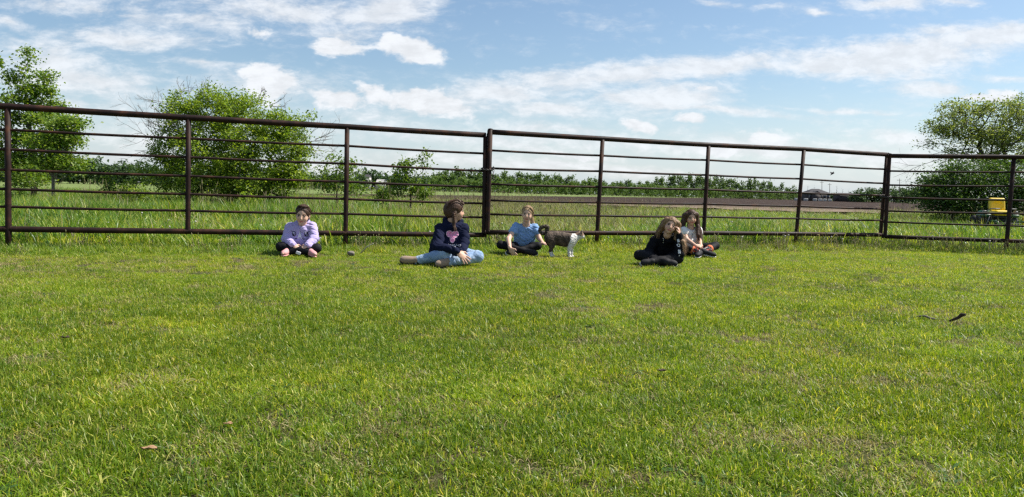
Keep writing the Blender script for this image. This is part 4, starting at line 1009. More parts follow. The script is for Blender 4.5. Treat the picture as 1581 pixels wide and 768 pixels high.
class Head:
    def __init__(s, c, f, roll, size): s.c, s.r, s.f, s.u = head_frame(c, f, roll); s.s = size / .21; s.R = np.stack([s.r, s.f, s.u], 1)
    def P(s, x, y, z): return s.c + s.s * (s.r * x + s.f * y + s.u * z)
    def E(s, Fd, c, r, k=.015, op='add'): Fd.ell(s.P(*c), np.array(r) * s.s, s.R, k * s.s, op)
    def local(s, V): return (np.asarray(V) - s.c) @ s.R / s.s
    def solid(s, Fd, smile=0):
        E = s.E
        E(Fd, (0, -.012, .026), (.073, .088, .079)); E(Fd, (0, .022, -.030), (.056, .062, .066), .03); E(Fd, (0, .052, -.080), (.022, .02, .018), .02)
        for q in (-1, 1):
            E(Fd, (q * .033, .046, -.033), (.024, .024, .024), .02); E(Fd, (q * .029, .089, .004), (.015, .012, .009), .008, 'sub')
            E(Fd, (q * .071, -.010, -.008), (.008, .017, .027), .008)
        Fd.cone(s.P(0, .078, .006), s.P(0, .092, -.024), .007 * s.s, .010 * s.s, .008); E(Fd, (0, .088, -.030), (.014, .008, .007), .006)
        E(Fd, (0, .079, -.052), (.020, .008, .005), .004); E(Fd, (0, .077, -.060), (.018, .009, .006), .004)
        E(Fd, (0, .088, -.0555), (.022, .006, .0014), .002, 'sub')
        Fd.path([s.P(0, -.018, -.04), s.P(0, -.022, -.115)], [.043 * s.s, .041 * s.s], .02)
    def paint(s, V, C, brow=(.16, .09, .06), lip=(.50, .16, .14)):
        L = s.local(V); fr = L[:, 1] > .04
        lipm = fr & (np.abs(L[:, 0]) < .022) & (np.abs(L[:, 2] + .056) < .0085) & (L[:, 1] > .066); C[lipm] = lip
        bx = np.abs(np.abs(L[:, 0]) - .030); bz = L[:, 2] - (.022 - .18 * np.clip(np.abs(L[:, 0]) - .03, 0, 1)); bm = fr & (bx < .016) & (np.abs(bz) < .0042); C[bm] = brow
        ck = np.exp(-(((np.abs(L[:, 0]) - .038) / .018) ** 2 + ((L[:, 2] + .03) / .018) ** 2)) * fr; C += ck[:, None] * np.array([.04, -.02, -.015])
        lid = fr & (np.abs(np.abs(L[:, 0]) - .029) < .018) & (np.abs(L[:, 2] - .0115) < .0055); C[lid] = np.array(brow) * .9
    def eyes(s, root, iris=(.10, .07, .045), look=(0, 0)):
        for q in (-1, 1):
            mb = MB(); mb.ball((0, 0, 0), EYE_R * s.s, 14, 10); V = np.vstack(mb.v)
            Lf = V @ np.array([[1, 0, 0], [0, 1, 0], [0, 0, 1]]); gz_ = nrm((look[0], 1, look[1] - .05)); cs = (Lf @ gz_) / (EYE_R * s.s)
            C = np.where((cs > .955)[:, None], (.006, .005, .005), np.where((cs > .52)[:, None], iris, (.17, .15, .14)))
            W_ = s.P(q * .029, .0655, .002) + V @ s.R.T
            obj('eye', W_, [np.vstack(mb.t), np.vstack(mb.q)], M_EYE, root, True, C)
def scalp(mb, hd, n, to, seed, r=.0016, part=None, fit=1.0):
    """combed strands lying on the skull, from the hairline to where the hair is gathered (or down both sides of a parting)"""
    g = np.random.default_rng(seed); c = np.array([0, -.016, .030]); rad = np.array([.084, .099, .089]) * fit
    for _ in range(n):
        if part is None:
            a = g.uniform(-1.25, 1.25); st = np.array([math.sin(a), math.cos(a) * .62, .78 - .45 * abs(a) ** 1.5])
        else:
            sd_ = 1 if g.random() < .5 else -1; st = np.array([part + sd_ * .04, g.uniform(-.8, .62), 1.0]); en = np.array([sd_ * 1.0, st[1] * .35 - .12, -.42])
        st = st / np.linalg.norm(st); e = (np.array(to) - c) / rad if part is None else en
        e = e / np.linalg.norm(e); P_ = []
        for t in np.linspace(0, 1, 8):
            v = st * (1 - t) + e * t; v = v / np.linalg.norm(v); q = c + v * rad * (1.0 + .02 * g.random() + .03 * math.sin(math.pi * t)); P_.append(hd.P(*q))
        mb.tube(P_, np.linspace(r, r * .7, 8), 3, False)
def fuzz(Fd, amp, seed, vx=(1, 1, .06)):
    Fd.wrinkle(amp * .6, 330, seed, vx)
def strands(mb, paths, n, spread, r, seed, ends=.6):
    """loose locks following given guide paths"""
    g = np.random.default_rng(seed)
    for _ in range(n):
        k = g.integers(len(paths)); p = np.array(paths[k], float); m_ = len(p); off = g.normal(0, 1, 3) * spread; wv = g.normal(0, spread * .35, (m_, 3))
        t = np.linspace(.35, 1, m_)[:, None]; q = p + off * t + wv; cut_ = g.uniform(ends, 1.0)
        tt = np.linspace(0, cut_, 7) * (m_ - 1); ii = np.minimum(tt.astype(int), m_ - 2); q = q[ii] + (tt - ii)[:, None] * (q[ii + 1] - q[ii])
        mb.tube(q, np.linspace(r, r * .4, 7), 3, False)
def project_print(name, shapes, garment, mat_cols, root, p0, rx, uz, nrm_dir, off=.003):
    """flat print laid on the cloth: polygons in (x, z) metres round p0, dropped along nrm_dir on the garment's surface"""
    bv = BVHTree.FromPolygons([tuple(v) for v in garment[0]], [tuple(int(i) for i in q) for q in garment[1]])
    for poly, mat, lift in shapes:
        poly = np.array(poly, float); c = poly.mean(0); rings = [c + (poly - c) * f for f in (1, .66, .33)]
        pts = np.vstack(rings + [c[None]]); n = len(poly); W_ = []
        for x, z in pts:
            o = np.array(p0) + np.array(rx) * x + np.array(uz) * z; h_ = bv.ray_cast(Vector(o + np.array(nrm_dir) * .4), Vector(-np.array(nrm_dir)))
            W_.append(np.array(h_[0]) + np.array(nrm_dir) * (off + lift) if h_[0] is not None else np.array(bv.find_nearest(Vector(o))[0]) + np.array(nrm_dir) * (off + lift))
        fc = [(i + r_ * n, (i + 1) % n + r_ * n, (i + 1) % n + (r_ + 1) * n, i + (r_ + 1) * n) for r_ in range(2) for i in range(n)] + [(2 * n + i, 2 * n + (i + 1) % n, 3 * n) for i in range(n)]
        obj(name, W_, fc, mat, root)
def disc(cx, cz, rx_, rz_, n=14, a=0): return [(cx + rx_ * math.cos(t) * math.cos(a) - rz_ * math.sin(t) * math.sin(a), cz + rx_ * math.cos(t) * math.sin(a) + rz_ * math.sin(t) * math.cos(a)) for t in np.linspace(0, 2 * math.pi, n, endpoint=False)]

EYE_R = .0122
H = .0058
class Girl:
    """a seated girl from joints placed in space"""
    def __init__(s, J, k, label, head, headsize, facing, roll):
        s.J = {a: np.array(b, float) for a, b in J.items()}; s.k = k; s.hd = Head(head, facing, roll, headsize)
        allp = np.array(list(s.J.values()) + [s.hd.c]); s.lo, s.hi = allp.min(0) - .17, allp.max(0) + .17
        s.base = np.array([s.J['pel'][0], s.J['pel'][1], 0]); s.root = empty('person', s.base, label, 'person')
        s.lat = nrm(s.J['shr'] - s.J['shl'])
    def field(s): return Field(s.lo, s.hi, H)
    def torso(s, Fd, g, hip=1.0, chest=1.0, belly=1.0):
        J, k, la = s.J, s.k, s.lat; hl = nrm(J['hipr'] - J['hipl'])
        pe, ne = J['pel'], J['neck']; wa = pe + (J['mid'] - pe) * .55; ch = J['mid'] + (ne - J['mid']) * .45
        for q in (-1, 1):
            a, b, c, e = pe + hl * q * .062 * k, wa + la * q * .052 * k * belly, J['mid'] + la * q * .056 * k, ch + la * q * .07 * k
            Fd.path([a, b, c, e], [.088 * k * hip + g, .078 * k * belly + g, .076 * k * chest + g, .066 * k * chest + g], .05)
        for sh in ('shl', 'shr'): Fd.cone(ch + (ne - ch) * .55, J[sh] - (J[sh] - ne) * .12 - np.array([0, 0, .012]), .048 * k + g, .037 * k + g, .035)
    def arm(s, Fd, q, g, cut=1.0, to=None):
        J, k = s.J, s.k; S, E_, W_ = J['sh' + q], J['el' + q], J['wr' + q]
        Fd.cone(S + (E_ - S) * .06, E_, .040 * k + g, .033 * k + g, .02)
        e2 = E_ + (W_ - E_) * cut
        Fd.cone(E_, e2, .034 * k + g, (.034 - .012 * cut) * k + g, .015)
    def leg(s, Fd, q, g, t=1.0, kk=1.0):
        J, k = s.J, s.k; h_, kn, an = J['hip' + q], J['kn' + q], J['an' + q]
        Fd.path([h_, h_ + (kn - h_) * .5, kn], [.082 * k * kk + g, .070 * k * kk + g, .052 * k + g], .025)
        a2 = kn + (an - kn) * t; m_ = kn + (a2 - kn) * .35
        Fd.path([kn, m_, a2], [.050 * k + g, .050 * k * kk + g, (.05 - .018 * t) * k + g], .02)
    def body(s, arms_bare, skin=SKIN_P, smile=0, brow=(.16, .09, .06)):
        Fd = s.field(); J, k = s.J, s.k
        s.hd.solid(Fd); Fd.cone(s.hd.P(0, -.022, -.10), J['neck'], .040 * k, .046 * k, .03)
        s.torso(Fd, -.016 if arms_bare else -.012, 1, 1, .84)
        for q in 'lr':
            s.arm(Fd, q, 0 if arms_bare else -.006); s.leg(Fd, q, -.012, 1, .80)
            if 'to' + q in J:
                Fd.path([J['an' + q], J['an' + q] + (J['to' + q] - J['an' + q]) * .55, J['to' + q]], [.026 * k, .022 * k, .012 * k], .02)
            hh = s.hands[q]; hand(Fd, J['wr' + q], *hh)
        V, Q = Fd.mesh(); C = np.tile(skin, (len(V), 1)); s.hd.paint(V, C, brow)
        s.bodyV = V; o = obj('body', V, Q, M_SKIN, s.root, True, C); return o
    def garment(s, name, fn, mat, wr=(.004, 55), seed=0, cuts=(), wdir=(.55, .3, 1.0)):
        Fd = s.field(); fn(Fd)
        if wr: Fd.wrinkle(wr[0] * .62, wr[1] * .95, seed, wdir, True, 3); Fd.wrinkle(wr[0] * .22, wr[1] * 2.0, seed + 50, wdir, True, 3)
        for p, n in cuts: Fd.cut(p, n)
        V, Q = Fd.mesh(); o = obj(name, V, Q, mat, s.root, True); return o, (V, Q)
    def shoe(s, q, upper, sole, size=1.0, low=True, updir=(0, 0, 1)):
        J, k = s.J, s.k; a, t = J['an' + q], J['to' + q]; d = nrm(t - a); u = nrm(np.array(updir) - d * (np.array(updir) @ d)); sd_ = np.cross(d, u)
        R_ = np.stack([d, sd_, u], 1); L = np.linalg.norm(t - a) * size
        Fd = Field(np.minimum(a, t) - .12, np.maximum(a, t) + .12, .005)
        Fd.ell(a + d * L * .72, (.062 * k, .040 * k, .033 * k), R_, .02); Fd.ell(a + d * L * .30, (.075 * k, .037 * k, .038 * k), R_, .02); Fd.ell(a - d * .008, (.045 * k, .038 * k, .046 * k), R_, .02)
        V, Q = Fd.mesh(); o = obj('shoe', V, Q, upper, s.root, True)
        Fs = Field(np.minimum(a, t) - .12, np.maximum(a, t) + .12, .005); b = -u * .030 * k
        Fs.ell(a + d * L * .75 + b, (.060 * k, .040 * k, .012), R_, .01); Fs.ell(a + d * L * .28 + b, (.085 * k, .036 * k, .012), R_, .01)
        V, Q = Fs.mesh(); obj('sole', V, Q, sole, o, True)
    def hair_cap(s, Fd, extra=1.0, front=.066, low=-.045, part=0):
        hd = s.hd
        hd.E(Fd, (0, -.016, .030), (.083 * extra, .098 * extra, .088 * extra), .0); hd.E(Fd, (0, -.05, -.02), (.074 * extra, .055 * extra, .07), .02)
        hd.E(Fd, (part, .095, front - .086), (.064, .080, .086), .008, 'sub'); hd.E(Fd, (0, .09, -.10), (.10, .10, .12), .01, 'sub')
# ================================================================== the five girls
def Zc(p, z): p = np.array(p, float); p[2] = z; return p
# ---- 1: lavender hoodie
J = dict(pel=G(461, 9.50, .10), mid=U(462, 364, 9.46), neck=U(466, 349.5, 9.42), shl=U(448, 350, 9.44), shr=U(482, 349, 9.44), hipl=G(453, 9.45, .095), hipr=G(471, 9.45, .095),
         ell=U(441.5, 369.5, 9.34), elr=U(485.5, 368.5, 9.34), wrl=U(453, 379, 9.19), wrr=U(475, 380, 9.19), knl=G(433, 9.24, .115), knr=G(489, 9.24, .105), anl=G(480, 9.17, .06), anr=G(443, 9.17, .06), tol=G(487, 9.02, .05), tor=G(436.5, 9.02, .05))
g1 = Girl(J, .96, 'girl sitting cross legged in a lavender hoodie with a printed face, hair tied back', U(467.5, 332.5, 9.34), .230, (.06, -1, -.16), .10)
g1.hands = {'l': ((.75, -.25, -.35), (.1, -.75, .75), (1, 0, 1), .135, .5), 'r': ((-.75, -.25, -.3), (-.1, -.75, .75), (-1, 0, 1), .135, .5)}
g1.body(False, SKIN_P); g1.hd.eyes(g1.root, (.07, .05, .04))
M_LAV = m_cloth('lavender_fleece', (.43, .36, .62), .10, .9); M_BLK = m_cloth('black_jersey', (.007, .007, .009), .25, .75, spec=.2)
M_PRB = m_simple('dark_print', (.02, .018, .03), .7, .1, 60); M_PRW = m_simple('white_print', (.74, .72, .74), .7, .06, 60); M_PRP = m_simple('pink_print', (.72, .22, .42), .7, .12, 60); M_PRL = m_simple('pale_pink_print', (.82, .55, .66), .7, .1, 60)
M_PRG = m_simple('violet_print', (.22, .17, .34), .7, .1, 60)
def hoodie(gl, g, loose=1.0, cuff=.93, hood=True):
    def fn(Fd):
        gl.torso(Fd, g + .012, 1.12, 1.08, 1.16 * loose)
        for q in 'lr': gl.arm(Fd, q, g + .010, cuff)
        if hood:
            n_, hd = gl.J['neck'], gl.hd; la = gl.lat; bk = nrm(np.cross(la, (0, 0, 1))); bk = bk if bk @ hd.f < 0 else -bk
            ring = [n_ + la * math.cos(t) * .072 * gl.k + bk * (math.sin(t) * .075 + .012) * gl.k + np.array([0, 0, .022 + .035 * math.sin(t) - .025 * max(0, -math.sin(t))]) for t in np.linspace(0, 2 * math.pi, 13)]
            Fd.path(ring, .030 * gl.k, .02); Fd.cone(n_ + bk * .10 * gl.k + (0, 0, .0), n_ + bk * .115 * gl.k + (0, 0, -.06), .05 * gl.k, .035 * gl.k, .04)
    return fn
top1, gm1 = g1.garment('hoodie', hoodie(g1, .008, 1.10), M_LAV, (.014, 34), 3, [(G(461, 9.45, .085), (0, 0, -1))])
pts = np.array; fdir = nrm((.03, -1, .05))
rx = np.array([1, .02, 0]); uz = np.array([0, .12, 1.0]); pc = U(461.5, 361.5, 9.3)
sh = []
for q in (-1, 1):
    e = (q * .072 + .005, .0)
    sh += [(disc(e[0], e[1], .025, .031), M_PRB, 0), (disc(e[0] + q * -.004, e[1] + .006, .015, .018), M_PRG, .001), (disc(e[0] - .006, e[1] + .012, .008, .010), M_PRW, .002), (disc(e[0] + .008, e[1] - .012, .005, .006), M_PRW, .002)]
    sh += [([(e[0] + q * .020, .018), (e[0] + q * .045, .036), (e[0] + q * .041, .040), (e[0] + q * .016, .026)], M_PRB, 0)]
    sh += [([(q * .030, -.046), (q * .042, -.060), (q * .065, -.055), (q * .064, -.060), (q * .042, -.066), (q * .028, -.048)], M_PRB, 0)]
sh += [([(-.028, -.058), (.030, -.058), (.012, .0), (.004, .038), (.001, .038), (-.010, .0)], M_PRW, 0)]
project_print('chest_print', sh, gm1, None, top1, pc, rx, uz, fdir)
def pants(gl, g, t=.97, kk=1.0, hip=1.0):
    def fn(Fd):
        J, k = gl.J, gl.k; hl = nrm(J['hipr'] - J['hipl'])
        Fd.cone(J['pel'] - hl * .05 * k, J['pel'] + hl * .05 * k, .095 * k * hip + g, .095 * k * hip + g, .03); Fd.cone(J['pel'], J['pel'] + (J['mid'] - J['pel']) * .35, .09 * k + g, .085 * k + g, .03)
        for q in 'lr': gl.leg(Fd, q, g, t, kk)
    return fn
g1.garment('leggings', pants(g1, .004, .95, .86), M_BLK, (.0025, 60), 5)
def hair_obj(gl, fn, mat, seed, lock=None, name='hair', amp=.0035):
    lo, hi = gl.hd.c - .17, gl.hd.c + .17
    if lock is not None: A = np.vstack([np.array(p) for p in lock]); lo, hi = np.minimum(lo, A.min(0) - .06), np.maximum(hi, A.max(0) + .06)
    Fd = Field(lo, hi, .0052); fn(Fd); fuzz(Fd, amp, seed); V, Q = Fd.mesh(); return obj(name, V, Q, mat, gl.root, True)
HB = m_hair('dark_brown_hair', (.024, .013, .008), (.060, .031, .018), (.13, .07, .04))
HBR = m_hair('brown_hair', (.030, .015, .009), (.075, .038, .022), (.16, .085, .048)); HBL = m_hair('blonde_hair', (.17, .105, .052), (.34, .225, .12), (.52, .37, .21)); HLB = m_hair('light_brown_hair', (.09, .050, .025), (.21, .125, .066), (.40, .26, .15))
hd = g1.hd
def f1(Fd):
    g1.hair_cap(Fd, .97, .070); hd.E(Fd, (0, -.105, .01), (.03, .03, .03), .02)
hair_obj(g1, f1, HB, 1)
mb = MB(); strands(mb, [[hd.P(q * .01, .055, .108), hd.P(q * .05, .02, .100), hd.P(q * .083, -.03, .04), hd.P(q * .05, -.10, .01)] for q in (-1, 1)], 70, .008, .0022, 4, .9); scalp(mb, hd, 260, (0, -.11, .0), 31, fit=.975); mb.build('hair_strands', HB, g1.root)
M_PINK = m_simple('pink_sock', (.62, .30, .30), .8, .15, 60)
for q in 'lr': g1.shoe(q, M_PINK, M_PINK, .85, updir=(0, .4, 1))
p = G(460.5, 9.10, .055); MB().box(p, (.055, .012, .035), Matrix.Rotation(.3, 3, 'Y'), bev=.004).build('white_tissue', M_PRW, g1.root)

def cuffs(gl, parent, mat, g):
    for q in 'lr':
        E_, W_ = gl.J['el' + q], gl.J['wr' + q]; d_ = W_ - E_; n_ = d_ / np.linalg.norm(d_); a, b = W_ - n_ * .055, W_ - n_ * .012
        Fd = Field(np.minimum(a, b) - .08, np.maximum(a, b) + .08, .005); Fd.cone(a, b, .026 * gl.k + g, .024 * gl.k + g, 0); Fd.cut(a, -d_); Fd.cut(b, d_)
        V, Q = Fd.mesh(); obj('cuff', V, Q, mat, parent, True)
cuffs(g1, top1, M_LAV, .015)
# ---- 2: navy hoodie and jeans, looking away to the right
J = dict(pel=G(689, 8.78, .115), mid=U(693, 372, 8.74), neck=U(700, 346, 8.70), shl=U(679, 353, 8.66), shr=U(715.5, 351.5, 8.74), hipl=G(680, 8.74, .11), hipr=G(700, 8.74, .105),
         ell=U(676, 381, 8.46), elr=U(717, 376, 8.66), wrl=U(707, 389.5, 8.31), wrr=U(713, 390, 8.50), knl=G(687, 8.42, .135), knr=G(737, 8.50, .115), anl=G(643, 8.46, .06), anr=G(690, 8.36, .055), tol=G(622.5, 8.44, .07), tor=G(676, 8.30, .045))
g2 = Girl(J, 1.10, 'older girl in a navy hoodie and light jeans looking away to the right, braided hair', U(703, 325.8, 8.68), .222, (.93, .25, -.10), .0)
g2.hands = {'l': ((.70, -.12, -.60), (.25, -.75, .5), (.6, -.1, .7), .185, .12, .35), 'r': ((-.5, -.3, -.5), (0, -.7, .7), (-.5, 0, 1), .165, .4)}
g2.body(False, SKIN); g2.hd.eyes(g2.root)
M_NAVY = m_cloth('navy_fleece', (.006, .009, .030), .2, .9, spec=.15); M_JEAN = m_cloth('light_denim', (.20, .30, .46), .16, .85, 300, .2, wear=(.34, .44, .58))
top2, gm2 = g2.garment('hoodie', hoodie(g2, .008, 1.0), M_NAVY, (.017, 32), 8, [(G(689, 8.7, .10), (0, 0, -1))])
g2.garment('jeans', pants(g2, .008, 1.0, .95), M_JEAN, (.008, 46), 9, (), (1, .8, .5))
fdir = nrm((.35, -1, .05)); rx = nrm((1, .35, 0)); uz = np.array([0, .05, 1.]); pc = U(700.5, 365, 8.55)
def lobes(s): return [disc(-.028, .024, .041 * s, .037 * s, 14, -.5), disc(.036, .022, .043 * s, .039 * s, 14, .5), disc(.004, -.030, .029 * s, .048 * s)]
sh = [(l, M_PRL, 0) for l in lobes(1.0)] + [(l, M_PRP, .001) for l in lobes(.82)]
for cx, cz in ((-.028, .024), (.036, .022), (.004, -.030)):
    for a in range(5): sh.append((disc(cx + .014 * math.cos(a * 1.257), cz + .014 * math.sin(a * 1.257), .0075, .004, 8, a * 1.257), M_PRL, .002))
t_ = np.linspace(0, 1, 30); wx = -.062 + .135 * t_; wz = -.100 + .007 * np.sin(t_ * 40) * (1 + .6 * np.sin(t_ * 9))
for i in range(29): sh.append(([(wx[i], wz[i] + .0035), (wx[i + 1], wz[i + 1] + .0035), (wx[i + 1], wz[i + 1] - .0035), (wx[i], wz[i] - .0035)], M_PRW, 0))
project_print('chest_print', sh, gm2, None, top2, pc, rx, uz, fdir)
hd = g2.hd; nk = g2.J['neck']
br = [[hd.P(.055 * 1, -.02, .03), hd.P(.085, -.015, -.03), hd.P(.080, -.02, -.10), nk + (.005, -.11, -.03), nk + (.02, -.145, -.09)], [hd.P(-.05, -.06, -.02), hd.P(-.06, -.07, -.10), nk + (-.02, .02, -.02)]]
# the side that faces the camera
side = 1 if hd.P(.08, 0, 0)[1] < hd.c[1] else -1
br[0] = [hd.P(side * .06, -.03, .02), hd.P(side * .085, -.03, -.04), hd.P(side * .082, -.02, -.10), nk + (.012, -.10, -.01), nk + (.035, -.13, -.065)]
def f2(Fd):
    g2.hair_cap(Fd, 1.02, .060)
    hd.E(Fd, (0, -.085, .0), (.05, .045, .06), .03)
    b = np.array(br[0])
    for i in range(26):
        t = i / 25 * (len(b) - 1); j = min(int(t), len(b) - 2); q = b[j] + (t - j) * (b[j + 1] - b[j]); w = .007 * (-1) ** i
        Fd.ell(q + np.array([w, 0, 0]), (.012, .014, .012), None, .005)
    for q in (-1, 1):                              # plaits along the crown
        for i in range(9):
            y = .07 - i * .017; z = .098 - max(0, (i - 3)) ** 2 * .0016 - (.02 if i == 0 else 0); hd.E(Fd, (q * .030 + .006 * (-1) ** i, y, z + .012), (.014, .013, .012), .006)
hair_obj(g2, f2, HBR, 2, br)
mb = MB(); strands(mb, [[hd.P(q * x, .075, .075), hd.P(q * x * 1.3, .0, .122), hd.P(q * x * 1.6, -.08, .08), hd.P(q * x, -.115, .0)] for q in (-1, 1) for x in (.015, .03, .05)], 110, .007, .002, 6, .7); mb.build('hair_strands', HBR, g2.root)
M_TAN = m_cloth('tan_suede', (.30, .22, .16), .2, .9); M_DSOLE = m_simple('dark_rubber', (.03, .025, .022), .7, .2, 40)
g2.shoe('l', M_TAN, M_DSOLE, 1.1, updir=(0, -.8, .6)); g2.shoe('r', M_TAN, M_DSOLE, .9, updir=(0, -.6, .8))
Fd = Field(np.minimum(J['anl'], J['tol']) - .09, np.maximum(J['anl'], J['tol']) + .09, .005); Fd.cone(J['anl'] + (.01, 0, 0), J['anl'] + (J['tol'] - J['anl']) * .32, .044, .040, .01); V, Q = Fd.mesh(); obj('sock', V, Q, M_BLK, g2.root, True)

cuffs(g2, top2, M_NAVY, .016)
# ---- 3: blue T-shirt, reaching to the cat
J = dict(pel=G(808, 10.45, .10), mid=U(810, 366, 10.40), neck=U(812.5, 347, 10.36), shl=U(797, 349.5, 10.36), shr=U(825.5, 351.5, 10.38), hipl=G(800, 10.42, .095), hipr=G(817, 10.42, .095),
         ell=U(785, 369.5, 10.16), elr=U(832.5, 368.0, 10.34), wrl=U(787.5, 383.5, 9.98), wrr=U(838.5, 376.5, 10.22), knl=G(773, 10.18, .135), knr=G(830, 10.20, .13), anl=G(815, 10.06, .06), anr=G(796, 10.10, .065), tol=G(827, 10.04, .05), tor=G(784, 10.02, .05))
g3 = Girl(J, .97, 'girl in a light blue T-shirt and black leggings reaching out to touch the cat', U(814, 331, 10.30), .208, (-.10, -1, -.06), .10)
g3.hands = {'l': ((.50, -.15, -.80), (-.5, -.75, .3), (1, -.3, 0), .15, .2), 'r': ((.85, -.1, -.05), (.1, -.5, .8), (.3, -.2, 1), .14, .3)}
g3.body(True, SKIN_P, brow=(.26, .16, .09)); g3.hd.eyes(g3.root, (.10, .12, .14))
M_BLUE = m_cloth('blue_cotton', (.20, .34, .58), .10, .85, 260)
def tee(gl, g, sleeve=.45, loose=1.0, neck=.062):
    def fn(Fd):
        gl.torso(Fd, g, 1.0 * loose, .97, 1.08 * loose)
        for q in 'lr':
            S, E_ = gl.J['sh' + q], gl.J['el' + q]; Fd.cone(S, S + (E_ - S) * sleeve, .047 * gl.k + g, .052 * gl.k + g, .02)
        n_ = gl.J['neck']; fr = np.array([gl.hd.f[0], gl.hd.f[1], 0]); Fd.ell(n_ + nrm(fr) * .035 + (0, 0, .02), (.066 * gl.k, .066 * gl.k, neck * gl.k), None, .008, 'sub')
    return fn
def sleeve_cuts(gl, frac):
    return [(gl.J['sh' + q] + (gl.J['el' + q] - gl.J['sh' + q]) * frac, gl.J['el' + q] - gl.J['sh' + q]) for q in ()]
top3, gm3 = g3.garment('t_shirt', tee(g3, .006, .40, .86), M_BLUE, (.012, 40), 12, [(G(808, 10.4, .105), (0, 0, -1))])
g3.garment('leggings', pants(g3, .002, .97, .82), M_BLK, (.002, 60), 13)
hd = g3.hd; pony = [hd.P(0, -.09, .02), hd.P(.05, -.11, -.05), g3.J['shr'] + (.00, .06, .0), g3.J['shr'] + (-.02, .02, -.10), U(823, 371, 10.36)]
def f3(Fd): g3.hair_cap(Fd, .95, .066); Fd.path(pony, [.03, .026, .024, .022, .010], .015)
hair_obj(g3, f3, HBL, 3, pony)
mb = MB(); strands(mb, [[hd.P(.03, .05, .098), hd.P(.072, .03, .06), hd.P(.082, .0, .0), hd.P(.078, -.02, -.05)]], 22, .005, .0018, 7, .7); strands(mb, [pony], 90, .013, .002, 8); scalp(mb, hd, 260, (0, -.11, .0), 32, fit=.965); mb.build('hair_strands', HBL, g3.root)
for q in 'lr': g3.shoe(q, M_SHOEB, M_SOLE, 1.0, updir=(0, -.9, .5))

# ---- 4: black hoodie, head on hand
J = dict(pel=G(1024, 9.45, .10), mid=U(1026, 384.5, 9.38), neck=U(1030.5, 366.5, 9.26), shl=U(1011, 370, 9.27), shr=U(1045, 368, 9.27), hipl=G(1014, 9.42, .095), hipr=G(1034, 9.42, .095),
         ell=U(1001.5, 388.5, 9.22), elr=U(1049.5, 393, 9.08), wrl=U(1004.5, 399.5, 9.04), wrr=U(1049, 362.5, 9.10), knl=G(987, 9.14, .125), knr=G(1047, 9.10, .10), anl=G(1030, 9.00, .06), anr=G(1006, 9.00, .06), tol=G(1042, 8.98, .05), tor=G(992, 8.97, .05))
g4 = Girl(J, 1.0, 'girl in black resting her tilted head on one hand, very long light brown hair', U(1035, 349.5, 9.15), .205, (-.12, -1, .12), .30)
g4.hands = {'l': ((.85, -.1, -.25), (0, -.6, .8), (.3, -.5, .8), .14, .35), 'r': ((-.16, .0, .95), (.85, -.45, .1), (0, -1, .2), .14, .55)}
g4.body(False, SKIN); g4.hd.eyes(g4.root)
M_BLKH = m_cloth('black_fleece', (.006, .0063, .009), .25, .9, spec=.15)
top4, gm4 = g4.garment('hoodie', hoodie(g4, .004, 1.05), M_BLKH, (.015, 34), 15, [(G(1024, 9.4, .07), (0, 0, -1))])
g4.garment('trousers', pants(g4, .008, 1.0), M_BLK, (.004, 55), 16)
hd = g4.hd
lk = [[hd.P(-.01, .03, .086), hd.P(.075, .02, .06), hd.P(.100, -.005, -.04), hd.P(.112, .0, -.12), U(1054, 374, 9.06), U(1056, 394, 9.06)],
      [hd.P(-.01, -.02, .086), hd.P(.085, -.04, .05), hd.P(.12, -.04, -.06), U(1054.5, 366, 9.10), U(1056, 380, 9.08), U(1058, 393, 9.08)],
      [hd.P(-.01, .03, .086), hd.P(-.075, .02, .06), hd.P(-.095, -.01, -.03), hd.P(-.115, -.02, -.10), U(1014, 367, 9.18)],
      [hd.P(-.01, -.02, .086), hd.P(-.085, -.05, .03), hd.P(-.10, -.06, -.08), U(1016, 372, 9.34)]]
def f4(Fd):
    g4.hair_cap(Fd, .99, .064, part=-.01)
    for p, r in zip(lk, ([.010, .020, .022, .020, .018, .006], [.012, .028, .026, .020, .018, .006], [.010, .018, .020, .018, .006], [.012, .026, .026, .01])): Fd.path(p, r, .035)
hair_obj(g4, f4, HLB, 4, lk, amp=.0028)
mb = MB(); strands(mb, lk, 620, .016, .0021, 9, .7); scalp(mb, hd, 300, None, 33, .0017, -.10); mb.build('hair_strands', HLB, g4.root)
g4.shoe('l', M_SHOEB, M_SOLE, .95, updir=(0, -.9, .5)); g4.shoe('r', M_SHOEB, M_SOLE, .95, updir=(0, -.9, .5))
cuffs(g4, top4, M_BLKH, .012)
fdir = nrm((.25, -1, .1)); project_print('sleeve_print', [([(-.012, -.10), (.012, -.10), (.012, -.05), (-.012, -.05)], M_PRW, 0), (disc(0, .0, .016, .020), M_PRW, 0), (disc(0, .0, .009, .012), M_PRB, .001), ([(-.008, .035), (.010, .04), (.008, .075), (-.010, .07)], M_PRW, 0), ([(-.004, -.13), (.008, -.13), (.008, -.115), (-.004, -.115)], M_PRW, 0)], gm4, None, top4, U(1049.5, 379, 9.02), nrm((1, .2, 0)), np.array([0, 0, 1.]), fdir)
project_print('zip', [([(-.003, -.03), (.003, -.03), (.003, .03), (-.003, .03)], M_PRW, 0)], gm4, None, top4, U(1026.5, 371, 9.1), np.array([1., 0, 0]), np.array([-.2, 0, 1.]), (0, -1, .1))

